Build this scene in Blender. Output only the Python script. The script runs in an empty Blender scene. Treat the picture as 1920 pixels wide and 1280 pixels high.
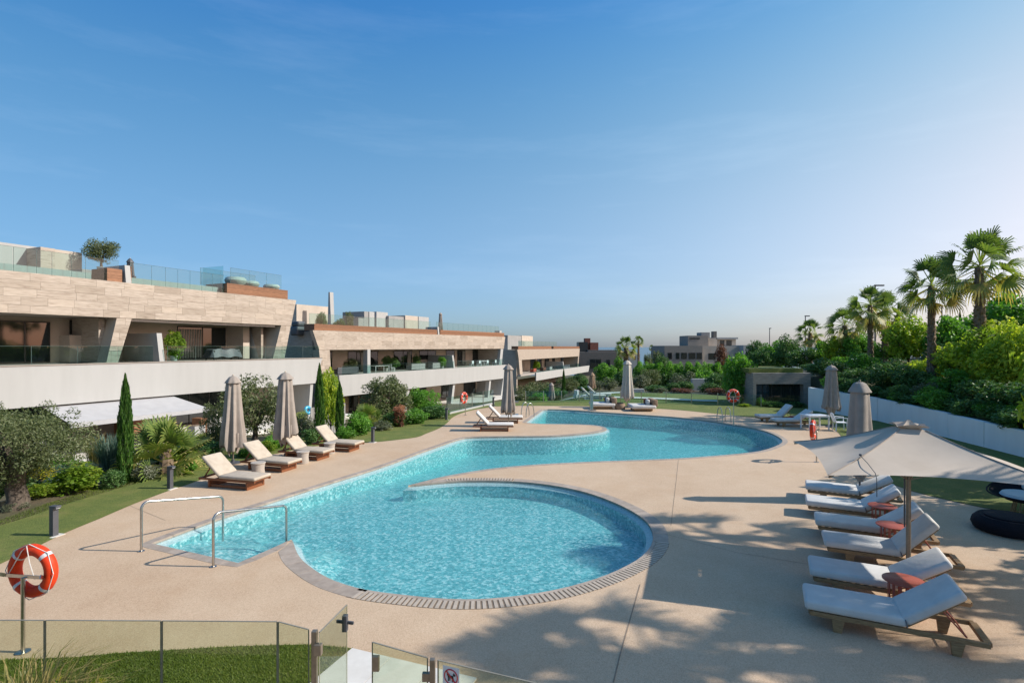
import bpy, bmesh, math, random
import numpy as np
from mathutils import Vector, Matrix
from mathutils.geometry import tessellate_polygon, delaunay_2d_cdt

SC = bpy.context.scene
COL = SC.collection
R = math.radians
pi = math.pi

# ---------------------------------------------------------------- camera, sky, sun, exposure
CAMH = 4.1          # metres above the pool deck
FPX = 1000.0        # focal length in photo pixels (1920 wide)
HOR = 650.0         # horizon row in the photo
cam = bpy.data.objects.new("camera", bpy.data.cameras.new("camera"))
COL.objects.link(cam)
cam.location = (0, 0, CAMH)
cam.rotation_euler = (R(90), 0, 0)
cam.data.sensor_width = 36.0
cam.data.lens = 36.0 * FPX / 1920.0
cam.data.shift_y = (HOR - 640.0) / 1920.0
cam.data.clip_start = 0.05
cam.data.clip_end = 90000
SC.camera = cam

SUN_EL, SUN_AZ = R(35.0), R(3.5)      # azimuth: from +X turned towards the camera
sunvec = Vector((math.cos(SUN_EL) * math.cos(SUN_AZ), -math.cos(SUN_EL) * math.sin(SUN_AZ), math.sin(SUN_EL)))
world = bpy.data.worlds.new("World"); SC.world = world; world.use_nodes = True
wn = world.node_tree.nodes; wl = world.node_tree.links; wn.clear()
wo = wn.new("ShaderNodeOutputWorld"); wb = wn.new("ShaderNodeBackground")
sky = wn.new("ShaderNodeTexSky"); sky.sky_type = 'NISHITA'; sky.sun_disc = False
sky.sun_elevation = SUN_EL; sky.sun_rotation = R(90) + SUN_AZ
sky.altitude = 0; sky.air_density = 1.0; sky.dust_density = 0.6; sky.ozone_density = 4.0
wb.inputs["Strength"].default_value = 0.15
# thin high cirrus: a little white mixed into the sky where stretched noise peaks
wtc = wn.new("ShaderNodeTexCoord"); wmap = wn.new("ShaderNodeMapping")
wmap.inputs["Rotation"].default_value = (0.1, 0.35, 0.5); wmap.inputs["Scale"].default_value = (1.2, 2.2, 9.0)
wno = wn.new("ShaderNodeTexNoise"); wno.inputs["Scale"].default_value = 1.7; wno.inputs["Detail"].default_value = 7; wno.inputs["Roughness"].default_value = 0.62
wr = wn.new("ShaderNodeValToRGB"); wr.color_ramp.elements[0].position = 0.50; wr.color_ramp.elements[1].position = 0.86
wr.color_ramp.elements[1].color = (0.5, 0.5, 0.5, 1)
wmx = wn.new("ShaderNodeMix"); wmx.data_type = 'RGBA'; wmx.blend_type = 'ADD'; wmx.inputs[0].default_value = 1.0
wsc = wn.new("ShaderNodeMix"); wsc.data_type = 'RGBA'; wsc.blend_type = 'MULTIPLY'; wsc.inputs[0].default_value = 1.0
wsc.inputs[7].default_value = (.8, .78, .75, 1)
wl.new(wtc.outputs["Generated"], wmap.inputs["Vector"]); wl.new(wmap.outputs[0], wno.inputs["Vector"])
wl.new(wno.outputs["Fac"], wr.inputs[0]); wl.new(wr.outputs[0], wsc.inputs[6])
# the photograph's clearer blue: a smooth tint by height and by angle to the sun
wdot = wn.new("ShaderNodeVectorMath"); wdot.operation = 'DOT_PRODUCT'; wdot.inputs[1].default_value = tuple(sunvec); wl.new(wtc.outputs["Generated"], wdot.inputs[0])
wsep = wn.new("ShaderNodeSeparateXYZ"); wl.new(wtc.outputs["Generated"], wsep.inputs[0])
wz = wn.new("ShaderNodeClamp"); wz.inputs["Min"].default_value = 0.0; wz.inputs["Max"].default_value = .55; wl.new(wsep.outputs[2], wz.inputs["Value"])
wcc = wn.new("ShaderNodeCombineColor")
for i, (c0, d1, z1, d2, z2) in enumerate(((-.88, .92, 4.85, .14, -9.9), (-.68, .417, 3.30, -.27, -4.5), (-.335, .152, .645, -.525, .226))):
    def poly(x, k1, k2, add):      # add + k1*x + k2*x*x
        a1 = wn.new("ShaderNodeMath"); a1.operation = 'MULTIPLY_ADD'; a1.inputs[1].default_value = k2; a1.inputs[2].default_value = k1; wl.new(x, a1.inputs[0])
        a2 = wn.new("ShaderNodeMath"); a2.operation = 'MULTIPLY_ADD'; wl.new(x, a2.inputs[0]); wl.new(a1.outputs[0], a2.inputs[1])
        if isinstance(add, float): a2.inputs[2].default_value = add
        else: wl.new(add, a2.inputs[2])
        return a2.outputs[0]
    ex = poly(wz.outputs[0], z1, z2, poly(wdot.outputs["Value"], d1, d2, c0))
    a3 = wn.new("ShaderNodeMath"); a3.operation = 'EXPONENT'; wl.new(ex, a3.inputs[0]); wl.new(a3.outputs[0], wcc.inputs[i])
wtn = wn.new("ShaderNodeMix"); wtn.data_type = 'RGBA'; wtn.blend_type = 'MULTIPLY'; wtn.inputs[0].default_value = 1.0
wl.new(sky.outputs[0], wtn.inputs[6]); wl.new(wcc.outputs[0], wtn.inputs[7])
wl.new(wtn.outputs[2], wmx.inputs[6]); wl.new(wsc.outputs[2], wmx.inputs[7])
wl.new(wmx.outputs[2], wb.inputs["Color"]); wl.new(wb.outputs[0], wo.inputs["Surface"])

sl = bpy.data.lights.new("sun", 'SUN'); sl.energy = 4.5; sl.angle = R(0.53); sl.color = (1.0, 0.945, 0.875)
sun = bpy.data.objects.new("sun", sl); COL.objects.link(sun); sun.location = sunvec * 60
sun.rotation_euler = sunvec.to_track_quat('Z', 'Y').to_euler()

vs = SC.view_settings
vs.view_transform = 'Standard'; vs.look = 'None'; vs.gamma = 1.0; vs.exposure = 0.35; vs.use_curve_mapping = False
SC.cycles.use_denoising = True
SC.cycles.max_bounces = 8; SC.cycles.transparent_max_bounces = 24
SC.cycles.caustics_reflective = False; SC.cycles.caustics_refractive = False

# ---------------------------------------------------------------- pixel helpers (photo pixel -> place)
def g(x, y, h=0.0):
    """photo pixel of a point known to lie on the level z = h"""
    Y = (CAMH - h) * FPX / (y - HOR)
    return ((x - 960.0) / FPX * Y, Y)
def px(x, y, Y):
    """photo pixel of a point known to be Y metres ahead"""
    return Vector(((x - 960.0) / FPX * Y, Y, CAMH - (y - HOR) / FPX * Y))
def sstep(a, b, x):
    t = np.clip((x - a) / (b - a), 0, 1)
    return t * t * (3 - 2 * t)

# ---------------------------------------------------------------- objects
def link(o): COL.objects.link(o); return o
def tag(o, label=None, cat=None, group=None, kind=None):
    if label: o["label"] = label
    if cat: o["category"] = cat
    if group: o["group"] = group
    if kind: o["kind"] = kind
    return o
def empty(name, loc=(0, 0, 0), rz=0.0, label=None, cat=None, group=None, kind=None):
    o = bpy.data.objects.new(name, None); link(o)
    o.location = loc; o.rotation_euler = (0, 0, rz); o.empty_display_size = 0.2
    return tag(o, label, cat, group, kind)
def copy_tree(o, parent=None):
    c = o.copy(); link(c); c.parent = parent
    for ch in list(o.children): copy_tree(ch, c)
    return c

class MB:
    """collects simple shapes; build() links them as ONE mesh object"""
    def __init__(s): s.v = []; s.f = []
    def add(s, vs, fs):
        n = len(s.v); s.v += [tuple(p) for p in vs]; s.f += [tuple(i + n for i in f) for f in fs]; return s
    def hexa(s, a):   # 8 points, bottom ring then top ring
        return s.add(a, [(3, 2, 1, 0), (4, 5, 6, 7), (0, 1, 5, 4), (1, 2, 6, 5), (2, 3, 7, 6), (3, 0, 4, 7)])
    def box(s, x0, x1, y0, y1, z0, z1):
        return s.hexa([(x0, y0, z0), (x1, y0, z0), (x1, y1, z0), (x0, y1, z0), (x0, y0, z1), (x1, y0, z1), (x1, y1, z1), (x0, y1, z1)])
    def prism(s, poly, ext):   # polygon of 3-D points pushed along ext
        n = len(poly); e = Vector(ext)
        a = [Vector(p) for p in poly]; b = [p + e for p in a]
        return s.add(a + b, [tuple(range(n))[::-1], tuple(range(n, 2 * n))] + [(i, (i + 1) % n, n + (i + 1) % n, n + i) for i in range(n)])
    def bar(s, p, q, w, h=None, up=(0, 0, 1)):
        p, q = Vector(p), Vector(q); h = h or w; d = (q - p).normalized(); u = Vector(up)
        if abs(d.dot(u)) > 0.98: u = Vector((0, 1, 0))
        sd = d.cross(u).normalized() * w / 2; up_ = sd.cross(d).normalized() * h / 2
        return s.hexa([p - sd - up_, p + sd - up_, q + sd - up_, q - sd - up_, p - sd + up_, p + sd + up_, q + sd + up_, q - sd + up_])
    def tube(s, pts, r, n=8, cap=True):
        pts = [Vector(p) for p in pts]; k = len(pts); rr = r if hasattr(r, '__len__') else [r] * k
        base = len(s.v); u = None
        for i, p in enumerate(pts):
            d = (pts[min(i + 1, k - 1)] - pts[max(i - 1, 0)]).normalized()
            if u is None: u = d.cross(Vector((0, 0, 1)) if abs(d.z) < .9 else Vector((1, 0, 0))).normalized()
            u = (u - d * u.dot(d)).normalized(); w = d.cross(u)
            for j in range(n):
                a = 2 * pi * j / n; q = p + (u * math.cos(a) + w * math.sin(a)) * rr[i]; s.v.append(tuple(q))
        for i in range(k - 1):
            for j in range(n):
                a = base + i * n + j; b = base + i * n + (j + 1) % n
                s.f.append((a, b, b + n, a + n))
        if cap:
            s.f.append(tuple(base + j for j in range(n))[::-1]); s.f.append(tuple(base + (k - 1) * n + j for j in range(n)))
        return s
    def lathe(s, prof, c=(0, 0, 0), n=24, fold=None, cap=True):  # prof: (r, z)
        base = len(s.v); k = len(prof)
        for i, (r, z) in enumerate(prof):
            for j in range(n):
                a = 2 * pi * j / n; rr, dz = (fold(i, a, r) if fold else (r, 0))
                s.v.append((c[0] + rr * math.cos(a), c[1] + rr * math.sin(a), c[2] + z + dz))
        for i in range(k - 1):
            for j in range(n):
                a = base + i * n + j; b = base + i * n + (j + 1) % n
                s.f.append((a, b, b + n, a + n))
        if cap:
            s.f.append(tuple(base + j for j in range(n))[::-1]); s.f.append(tuple(base + (k - 1) * n + j for j in range(n)))
        return s
    def torus(s, c, R_, r, ax=(0, 1, 0), n=36, m=12, a0=0, a1=2 * pi):
        ax = Vector(ax).normalized(); u = ax.cross(Vector((0, 0, 1)) if abs(ax.z) < .9 else Vector((1, 0, 0))).normalized(); w = ax.cross(u)
        full = abs(a1 - a0 - 2 * pi) < 1e-6; k = n if full else n + 1; base = len(s.v); c = Vector(c)
        for i in range(k):
            a = a0 + (a1 - a0) * i / n; d = u * math.cos(a) + w * math.sin(a)
            for j in range(m):
                b = 2 * pi * j / m; s.v.append(tuple(c + d * (R_ + r * math.cos(b)) + ax * r * math.sin(b)))
        for i in range(n):
            for j in range(m):
                i2 = (i + 1) % k; s.f.append((base + i * m + j, base + i2 * m + j, base + i2 * m + (j + 1) % m, base + i * m + (j + 1) % m))
        return s
    def build(s, name, mat, parent=None, world=False, smooth=False, bevel=0, seg=2, label=None, cat=None, group=None, kind=None, loc=None):
        me = bpy.data.meshes.new(name)
        off = Vector((0, 0, 0))
        if world and parent is not None:
            p = parent
            while p is not None: off += Vector(p.location); p = p.parent
        if loc is not None: off += Vector(loc)
        me.from_pydata([tuple(Vector(p) - off) for p in s.v], [], s.f)
        bm = bmesh.new(); bm.from_mesh(me)
        bmesh.ops.recalc_face_normals(bm, faces=bm.faces)
        if bevel:
            bmesh.ops.bevel(bm, geom=[e for e in bm.edges if len(e.link_faces) == 2 and e.calc_face_angle(0) > 0.5], offset=bevel, segments=seg, affect='EDGES', profile=0.5, clamp_overlap=True)
        if smooth:
            for f in bm.faces: f.smooth = True
        bm.to_mesh(me); bm.free()
        if smooth:
            try: me.set_sharp_from_angle(angle=R(38))
            except Exception: pass
        me.materials.append(mat)
        o = link(bpy.data.objects.new(name, me)); o.parent = parent
        if loc is not None: o.location = loc
        return tag(o, label, cat, group, kind)

def np_mesh(name, v, f, mat, smooth=False, attr=None):
    me = bpy.data.meshes.new(name); v = np.asarray(v, np.float32); f = np.asarray(f, np.int32)
    me.vertices.add(len(v)); me.vertices.foreach_set("co", v.ravel())
    k = f.shape[1]; me.loops.add(f.size); me.loops.foreach_set("vertex_index", f.ravel())
    me.polygons.add(len(f)); me.polygons.foreach_set("loop_start", np.arange(0, f.size, k, dtype=np.int32))
    try: me.polygons.foreach_set("loop_total", np.full(len(f), k, np.int32))
    except Exception: pass
    me.update(calc_edges=True)
    if smooth: me.polygons.foreach_set("use_smooth", np.ones(len(f), bool))
    if attr is not None:
        a = me.attributes.new("rnd", 'FLOAT', 'FACE'); a.data.foreach_set("value", np.asarray(attr, np.float32))
    me.materials.append(mat); return me

# ---------------------------------------------------------------- materials
def nodes(name):
    m = bpy.data.materials.new(name); m.use_nodes = True
    nt = m.node_tree; return m, nt.nodes, nt.links, nt.nodes["Principled BSDF"]
def rgba(c): return (c[0], c[1], c[2], 1.0)
def mixrgb(n, l, fac, a, b, bt='MIX'):
    x = n.new("ShaderNodeMix"); x.data_type = 'RGBA'; x.blend_type = bt
    for i, s in ((0, fac), (6, a), (7, b)):
        if isinstance(s, (int, float)): x.inputs[i].default_value = s
        elif isinstance(s, tuple): x.inputs[i].default_value = rgba(s)
        else: l.new(s, x.inputs[i])
    return x.outputs[2]
def noise(n, l, scale, detail=3, rough=.5, co=None, stretch=None, kind="Object"):
    t = n.new("ShaderNodeTexNoise"); t.inputs["Scale"].default_value = scale; t.inputs["Detail"].default_value = detail; t.inputs["Roughness"].default_value = rough
    if co is None:
        tc = n.new("ShaderNodeTexCoord"); co = tc.outputs[kind]
    if stretch:
        mp = n.new("ShaderNodeMapping"); mp.inputs["Scale"].default_value = stretch; l.new(co, mp.inputs[0]); co = mp.outputs[0]
    l.new(co, t.inputs["Vector"]); return t.outputs["Fac"]
def ramp(n, l, fac, stops):
    r = n.new("ShaderNodeValToRGB"); e = r.color_ramp.elements
    while len(e) < len(stops): e.new(0.5)
    for i, (p, c) in enumerate(stops): e[i].position = p; e[i].color = rgba(c)
    l.new(fac, r.inputs[0]); return r.outputs[0]
def bump(n, l, h, strength, dist, p):
    b = n.new("ShaderNodeBump"); b.inputs["Strength"].default_value = strength; b.inputs["Distance"].default_value = dist
    l.new(h, b.inputs["Height"]); l.new(b.outputs[0], p.inputs["Normal"]); return b
def mat(name, c1, c2=None, scale=6, rough=.6, metal=0, bmp=0, bscale=None, detail=4, stretch=None, lo=.35, hi=.65, rnd=0, spec=None, sheen=0, obj="Object"):
    m, n, l, p = nodes(name)
    p.inputs["Roughness"].default_value = rough; p.inputs["Metallic"].default_value = metal
    if spec is not None: p.inputs["Specular IOR Level"].default_value = spec
    if c2 is None: c2 = tuple(min(1, x * 1.18) for x in c1)
    nf = noise(n, l, scale, detail, .6, stretch=stretch, kind=obj)
    c = ramp(n, l, nf, [(lo, c1), (hi, c2)])
    if rnd:
        oi = n.new("ShaderNodeObjectInfo"); mr = n.new("ShaderNodeMapRange")
        mr.inputs[3].default_value = 1 - rnd; mr.inputs[4].default_value = 1 + rnd * .6
        l.new(oi.outputs["Random"], mr.inputs[0])
        cb = n.new("ShaderNodeCombineColor")
        for i in range(3): l.new(mr.outputs[0], cb.inputs[i])
        c = mixrgb(n, l, 1.0, c, cb.outputs[0], 'MULTIPLY')
    l.new(c, p.inputs["Base Color"])
    if sheen: p.inputs["Sheen Weight"].default_value = sheen
    if bmp:
        bn = noise(n, l, bscale or scale * 6, 4, .6, stretch=stretch, kind=obj); bump(n, l, bn, bmp, .01, p)
    return m
def leafmat(name, cols, trans=.35, rough=.5):
    m, n, l, p = nodes(name)
    a = n.new("ShaderNodeAttribute"); a.attribute_name = "rnd"
    k = len(cols); c = ramp(n, l, a.outputs["Fac"], [(i / (k - 1), cc) for i, cc in enumerate(cols)])
    l.new(c, p.inputs["Base Color"]); p.inputs["Roughness"].default_value = rough; p.inputs["Specular IOR Level"].default_value = .3
    t = n.new("ShaderNodeBsdfTranslucent"); tc = mixrgb(n, l, 1.0, c, (1.0, 1.15, .5), 'MULTIPLY'); l.new(tc, t.inputs[0])
    mx = n.new("ShaderNodeMixShader"); mx.inputs[0].default_value = trans
    l.new(p.outputs[0], mx.inputs[1]); l.new(t.outputs[0], mx.inputs[2]); l.new(mx.outputs[0], n["Material Output"].inputs[0])
    return m
def fresnel(n, l, ior, normal=None):
    ge = n.new("ShaderNodeNewGeometry"); mr = n.new("ShaderNodeMapRange"); mr.inputs[3].default_value = ior; mr.inputs[4].default_value = 1 / ior
    l.new(ge.outputs["Backfacing"], mr.inputs[0]); fr = n.new("ShaderNodeFresnel"); l.new(mr.outputs[0], fr.inputs["IOR"])
    if normal is not None: l.new(normal, fr.inputs["Normal"])
    return fr
def glassmat(name, tint, rough=.0, refl=1.0):
    m, n, l, p = nodes(name); n.remove(p)
    t = n.new("ShaderNodeBsdfTransparent"); t.inputs[0].default_value = rgba(tint)
    gl = n.new("ShaderNodeBsdfGlossy"); gl.inputs["Roughness"].default_value = rough
    fr = fresnel(n, l, 1.45)
    mx = n.new("ShaderNodeMixShader"); l.new(fr.outputs[0], mx.inputs[0]); l.new(t.outputs[0], mx.inputs[1]); l.new(gl.outputs[0], mx.inputs[2])
    l.new(mx.outputs[0], n["Material Output"].inputs[0]); return m

M = {}
# pool deck: exposed fine aggregate
m, n, l, p = nodes("deck_aggregate"); M['deck'] = m
tc = n.new("ShaderNodeTexCoord").outputs["Object"]
big = noise(n, l, .16, 4, .6, tc); mid = noise(n, l, 1.3, 5, .6, tc)
c = ramp(n, l, big, [(.36, (0.485, 0.317, 0.193)), (.5, (0.552, 0.386, 0.251)), (.66, (0.584, 0.419, 0.282))])
c = mixrgb(n, l, .25, c, ramp(n, l, mid, [(.35, (0.382, 0.259, 0.156)), (.65, (0.578, 0.438, 0.301))]))
vo = n.new("ShaderNodeTexVoronoi"); vo.inputs["Scale"].default_value = 85; l.new(tc, vo.inputs["Vector"])
c = mixrgb(n, l, .30, c, ramp(n, l, vo.outputs["Color"], [(.1, (0.207, 0.142, 0.086)), (.45, (0.496, 0.360, 0.234)), (.9, (0.723, 0.585, 0.422))]))
stain = noise(n, l, .55, 6, .7, tc)
c = mixrgb(n, l, ramp(n, l, stain, [(.52, (0, 0, 0)), (.72, (.42, .42, .42))]), c, (0.454, 0.282, 0.153))
l.new(c, p.inputs["Base Color"]); p.inputs["Roughness"].default_value = .75
bump(n, l, vo.outputs["Distance"], .35, .004, p)
M['joint'] = mat("joint_sealant", (.22, .165, .115), (.28, .21, .15), 8, .9)
M['coping'] = mat("coping_stone", (.31, .25, .20), (.41, .335, .27), 5, .7, rnd=.12, bmp=.1)
M['slat'] = mat("grate_slat", (.40, .33, .255), (.47, .39, .31), 8, .6, rnd=.08)
M['channel'] = mat("channel_dark", (.14, .10, .07), (.20, .15, .105), 8, .9)
M['paver'] = mat("pale_paver", (.60, .56, .50), (.70, .66, .60), 3, .7, rnd=.05, bmp=.08)
# pool lining tiles: warped white and dark flecks put ripple sparkle into the colour
m, n, l, p = nodes("pool_mosaic_sparkle"); M['mosaic_sparkle'] = m
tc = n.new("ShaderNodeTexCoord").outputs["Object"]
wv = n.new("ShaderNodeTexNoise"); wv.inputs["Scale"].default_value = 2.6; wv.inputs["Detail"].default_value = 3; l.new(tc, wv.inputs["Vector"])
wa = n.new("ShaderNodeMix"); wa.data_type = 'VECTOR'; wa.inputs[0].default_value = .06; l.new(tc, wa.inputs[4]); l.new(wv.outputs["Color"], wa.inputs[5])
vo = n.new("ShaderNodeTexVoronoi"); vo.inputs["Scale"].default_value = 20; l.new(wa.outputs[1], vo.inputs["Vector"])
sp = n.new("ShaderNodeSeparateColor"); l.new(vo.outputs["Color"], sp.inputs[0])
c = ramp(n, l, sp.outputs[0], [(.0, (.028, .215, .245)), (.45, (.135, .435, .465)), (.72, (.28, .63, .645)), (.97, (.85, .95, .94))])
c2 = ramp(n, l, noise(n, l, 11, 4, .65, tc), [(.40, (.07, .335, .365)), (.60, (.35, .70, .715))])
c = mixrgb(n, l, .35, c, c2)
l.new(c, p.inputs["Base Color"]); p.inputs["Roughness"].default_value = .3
M['ledge'] = mat("pool_ledge", (.36, .54, .56), (.66, .78, .78), 22, .4, detail=3)
# water: a clear tinted body, see-through surface with ripples
m, n, l, p = nodes("pool_water"); M['water'] = m; n.remove(p)
tc = n.new("ShaderNodeTexCoord").outputs["Object"]
w1 = noise(n, l, 8.0, 3, .6, tc); w2 = noise(n, l, 1.2, 2, .5, tc)
bm_ = n.new("ShaderNodeBump"); bm_.inputs["Strength"].default_value = .8; bm_.inputs["Distance"].default_value = .035; l.new(w1, bm_.inputs["Height"])
b2 = n.new("ShaderNodeBump"); b2.inputs["Strength"].default_value = .35; b2.inputs["Distance"].default_value = .05; l.new(w2, b2.inputs["Height"]); l.new(bm_.outputs[0], b2.inputs["Normal"])
tr = n.new("ShaderNodeBsdfTransparent"); tr.inputs[0].default_value = (.97, 1, 1, 1)
rf = n.new("ShaderNodeBsdfRefraction"); rf.inputs["IOR"].default_value = 1.33; rf.inputs["Roughness"].default_value = 0.0; l.new(b2.outputs[0], rf.inputs["Normal"])
gl = n.new("ShaderNodeBsdfGlossy"); gl.inputs["Roughness"].default_value = .03; l.new(b2.outputs[0], gl.inputs["Normal"])
fr = fresnel(n, l, 1.16, b2.outputs[0])
m1 = n.new("ShaderNodeMixShader"); m1.inputs[0].default_value = .26; l.new(tr.outputs[0], m1.inputs[1]); l.new(rf.outputs[0], m1.inputs[2])
fm = n.new("ShaderNodeMath"); fm.operation = 'MULTIPLY'; fm.inputs[1].default_value = .62; l.new(fr.outputs[0], fm.inputs[0])
m2 = n.new("ShaderNodeMixShader"); l.new(fm.outputs[0], m2.inputs[0]); l.new(m1.outputs[0], m2.inputs[1]); l.new(gl.outputs[0], m2.inputs[2])
ab = n.new("ShaderNodeVolumeAbsorption"); ab.inputs["Color"].default_value = (.0, .93, .94, 1); ab.inputs["Density"].default_value = .15
l.new(m2.outputs[0], n["Material Output"].inputs["Surface"]); l.new(ab.outputs[0], n["Material Output"].inputs["Volume"])
# ground covers
m, n, l, p = nodes("garden_ground"); M['ground'] = m
tc = n.new("ShaderNodeTexCoord").outputs["Object"]
c = ramp(n, l, noise(n, l, .5, 6, .65, tc), [(.3, (.045, .055, .015)), (.48, (.075, .075, .028)), (.62, (.12, .085, .05))])
c = mixrgb(n, l, .35, c, ramp(n, l, noise(n, l, 7, 5, .7, tc), [(.3, (.03, .035, .012)), (.7, (.16, .13, .07))]))
l.new(c, p.inputs["Base Color"]); p.inputs["Roughness"].default_value = .95; bump(n, l, noise(n, l, 9, 5, .7, tc), .8, .05, p)
m, n, l, p = nodes("lawn_turf"); M['lawn'] = m
tc = n.new("ShaderNodeTexCoord").outputs["Object"]
c = ramp(n, l, noise(n, l, 1.1, 6, .68, tc), [(.34, (.065, .105, .014)), (.50, (.115, .15, .022)), (.60, (.20, .19, .045)), (.74, (.25, .19, .075))])
c = mixrgb(n, l, .55, c, ramp(n, l, noise(n, l, 26, 4, .7, tc), [(.3, (.05, .075, .010)), (.7, (.20, .225, .045))]))
l.new(c, p.inputs["Base Color"]); p.inputs["Roughness"].default_value = .9; bump(n, l, noise(n, l, 40, 3, .7, tc), .8, .03, p)
M['sea'] = mat("sea_water", (.012, .045, .075), (.02, .06, .09), .004, .25, spec=.5)
# building
m, n, l, p = nodes("travertine"); M['trav'] = m
tc = n.new("ShaderNodeTexCoord").outputs["Object"]; oi = n.new("ShaderNodeObjectInfo")
mp = n.new("ShaderNodeMapping"); mp.inputs["Scale"].default_value = (1, 1, 9); l.new(tc, mp.inputs[0])
off = n.new("ShaderNodeCombineXYZ"); 
mm = n.new("ShaderNodeMath"); mm.operation = 'MULTIPLY'; mm.inputs[1].default_value = 50; l.new(oi.outputs["Random"], mm.inputs[0]); l.new(mm.outputs[0], off.inputs[2]); l.new(off.outputs[0], mp.inputs["Location"])
v1 = noise(n, l, 1.6, 7, .65, mp.outputs[0])
c = ramp(n, l, v1, [(.30, (.25, .195, .150)), (.46, (.39, .325, .262)), (.62, (.45, .38, .312)), (.75, (.50, .43, .36))])
tone = ramp(n, l, oi.outputs["Random"], [(0, (.78, .76, .73)), (.2, (.92, .91, .90)), (.7, (1, 1, 1)), (1, (1.06, 1.05, 1.03))])
c = mixrgb(n, l, 1.0, c, tone, 'MULTIPLY'); l.new(c, p.inputs["Base Color"]); p.inputs["Roughness"].default_value = .7
bump(n, l, v1, .15, .01, p)
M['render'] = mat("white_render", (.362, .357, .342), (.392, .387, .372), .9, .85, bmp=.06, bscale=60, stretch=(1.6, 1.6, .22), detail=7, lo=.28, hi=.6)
M['gardenwall'] = mat("white_wall_brightened", (.72, .73, .72), (.80, .81, .80), 1.1, .8, bmp=.06, bscale=60, stretch=(1.5, 1.5, .3), detail=7, lo=.3, hi=.6)  # lifted above the render to put deck-reflected light into its colour
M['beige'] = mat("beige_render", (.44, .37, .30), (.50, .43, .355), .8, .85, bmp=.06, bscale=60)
M['greyrender'] = mat("grey_render", (.26, .25, .24), (.31, .30, .285), .8, .85)
M['darkstone'] = mat("dark_stone_cladding", (.10, .088, .078), (.19, .17, .15), 3, .8, stretch=(1, 1, 6))
M['greystone'] = mat("grey_stone_cladding", (.20, .18, .158), (.29, .262, .228), 2.2, .8, stretch=(1, 1, 7))
M['ledgegrey'] = mat("parapet_capping", (.22, .19, .165), (.27, .235, .2), 2, .6)
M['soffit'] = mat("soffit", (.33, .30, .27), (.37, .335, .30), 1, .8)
M['woodclad'] = mat("cedar_cladding", (.19, .082, .036), (.30, .14, .068), 3, .55, stretch=(1, 1, 14), rnd=.2)
M['frame'] = mat("dark_aluminium", (.025, .024, .023), (.035, .034, .032), 5, .4)
M['pane'] = None
m, n, l, p = nodes("window_glass"); M['pane'] = m
p.inputs["Base Color"].default_value = (.018, .024, .024, 1); p.inputs["Roughness"].default_value = .04; p.inputs["Specular IOR Level"].default_value = .8
M['curtain'] = mat("curtain_cloth", (.20, .21, .19), (.27, .275, .25), 2, .9)
M['interior'] = mat("dim_interior", (.055, .045, .038), (.08, .065, .05), 1, .9)
M['glass'] = glassmat("railing_glass", (.80, .91, .90))
M['clearglass'] = glassmat("fence_glass", (.86, .90, .82))
M['edge'] = mat("glass_edge", (.05, .10, .095), (.07, .12, .11), 4, .2)
M['fenceedge'] = mat("glass_edge_dark", (.20, .185, .14), (.26, .24, .19), 4, .3)
M['awning'] = mat("awning_cloth", (.40, .395, .40), (.44, .435, .44), 2, .8)
M['alu'] = mat("pale_aluminium", (.52, .51, .49), (.58, .57, .55), 4, .4)
M['steel'] = mat("brushed_steel", (.42, .40, .37), (.52, .50, .47), 20, .28, metal=1)
M['bronze'] = mat("bronze_metal", (.23, .19, .145), (.30, .25, .195), 12, .4, metal=.6)
M['anthracite'] = mat("anthracite_paint", (.065, .067, .075), (.08, .083, .09), 8, .5)
M['orange'] = mat("lifebuoy_orange", (.60, .038, .008), (.70, .055, .012), 9, .55, spec=.25)
M['band'] = mat("reflective_band", (.50, .50, .50), (.62, .62, .62), 20, .4)
M['rope'] = mat("white_rope", (.55, .53, .50), (.68, .66, .62), 30, .8)
M['teak'] = mat("teak_wood", (.20, .115, .050), (.33, .21, .10), 5, .6, stretch=(2, 14, 14), bmp=.15)
M['redteak'] = mat("red_hardwood", (.155, .050, .018), (.24, .085, .032), 5, .5, stretch=(2, 14, 14), bmp=.1)
M['cushion'] = mat("pale_cushion_cloth", (.54, .52, .485), (.62, .60, .56), 3.5, .9, bmp=.45, bscale=11, sheen=.2)
M['cream'] = mat("cream_cushion_cloth", (.40, .335, .26), (.48, .41, .325), 5, .9, bmp=.4, bscale=11)
M['whitecushion'] = mat("white_cushion_cloth", (.58, .55, .51), (.64, .61, .57), 5, .9)
M['piping'] = mat("cushion_piping", (.12, .13, .15), (.16, .17, .19), 5, .9)
M['terracotta'] = mat("terracotta_metal", (.33, .072, .042), (.38, .09, .055), 7, .45)
M['taupe'] = mat("taupe_canvas", (.275, .235, .20), (.335, .285, .245), 3, .9, bmp=.12, bscale=90)
M['greige'] = mat("grey_beige_canvas", (.47, .385, .30), (.53, .44, .35), 1.5, .9, bmp=.08, bscale=90)
M['palecanvas'] = mat("pale_beige_canvas", (.47, .42, .35), (.53, .475, .40), 2, .9)
M['browncanvas'] = mat("brown_canvas", (.25, .165, .10), (.30, .20, .13), 2, .9)
M['stonetable'] = mat("woven_grey_stone", (.36, .315, .27), (.43, .38, .325), 14, .85, stretch=(1, 1, 5), bmp=.3, bscale=40)
M['wicker'] = mat("black_wicker", (.006, .006, .009), (.015, .014, .020), 40, .8, spec=.2, stretch=(1, 1, 4), bmp=.7, bscale=60)
M['plastic'] = mat("white_plastic", (.72, .73, .75), (.76, .77, .79), 5, .4)
M['pot'] = mat("pale_pot", (.45, .44, .41), (.52, .51, .47), 4, .7)
M['brick'] = mat("red_brick", (.20, .070, .045), (.28, .105, .07), 10, .85)
M['sign'] = mat("sign_white", (.70, .70, .68), (.74, .74, .72), 5, .4)
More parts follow.
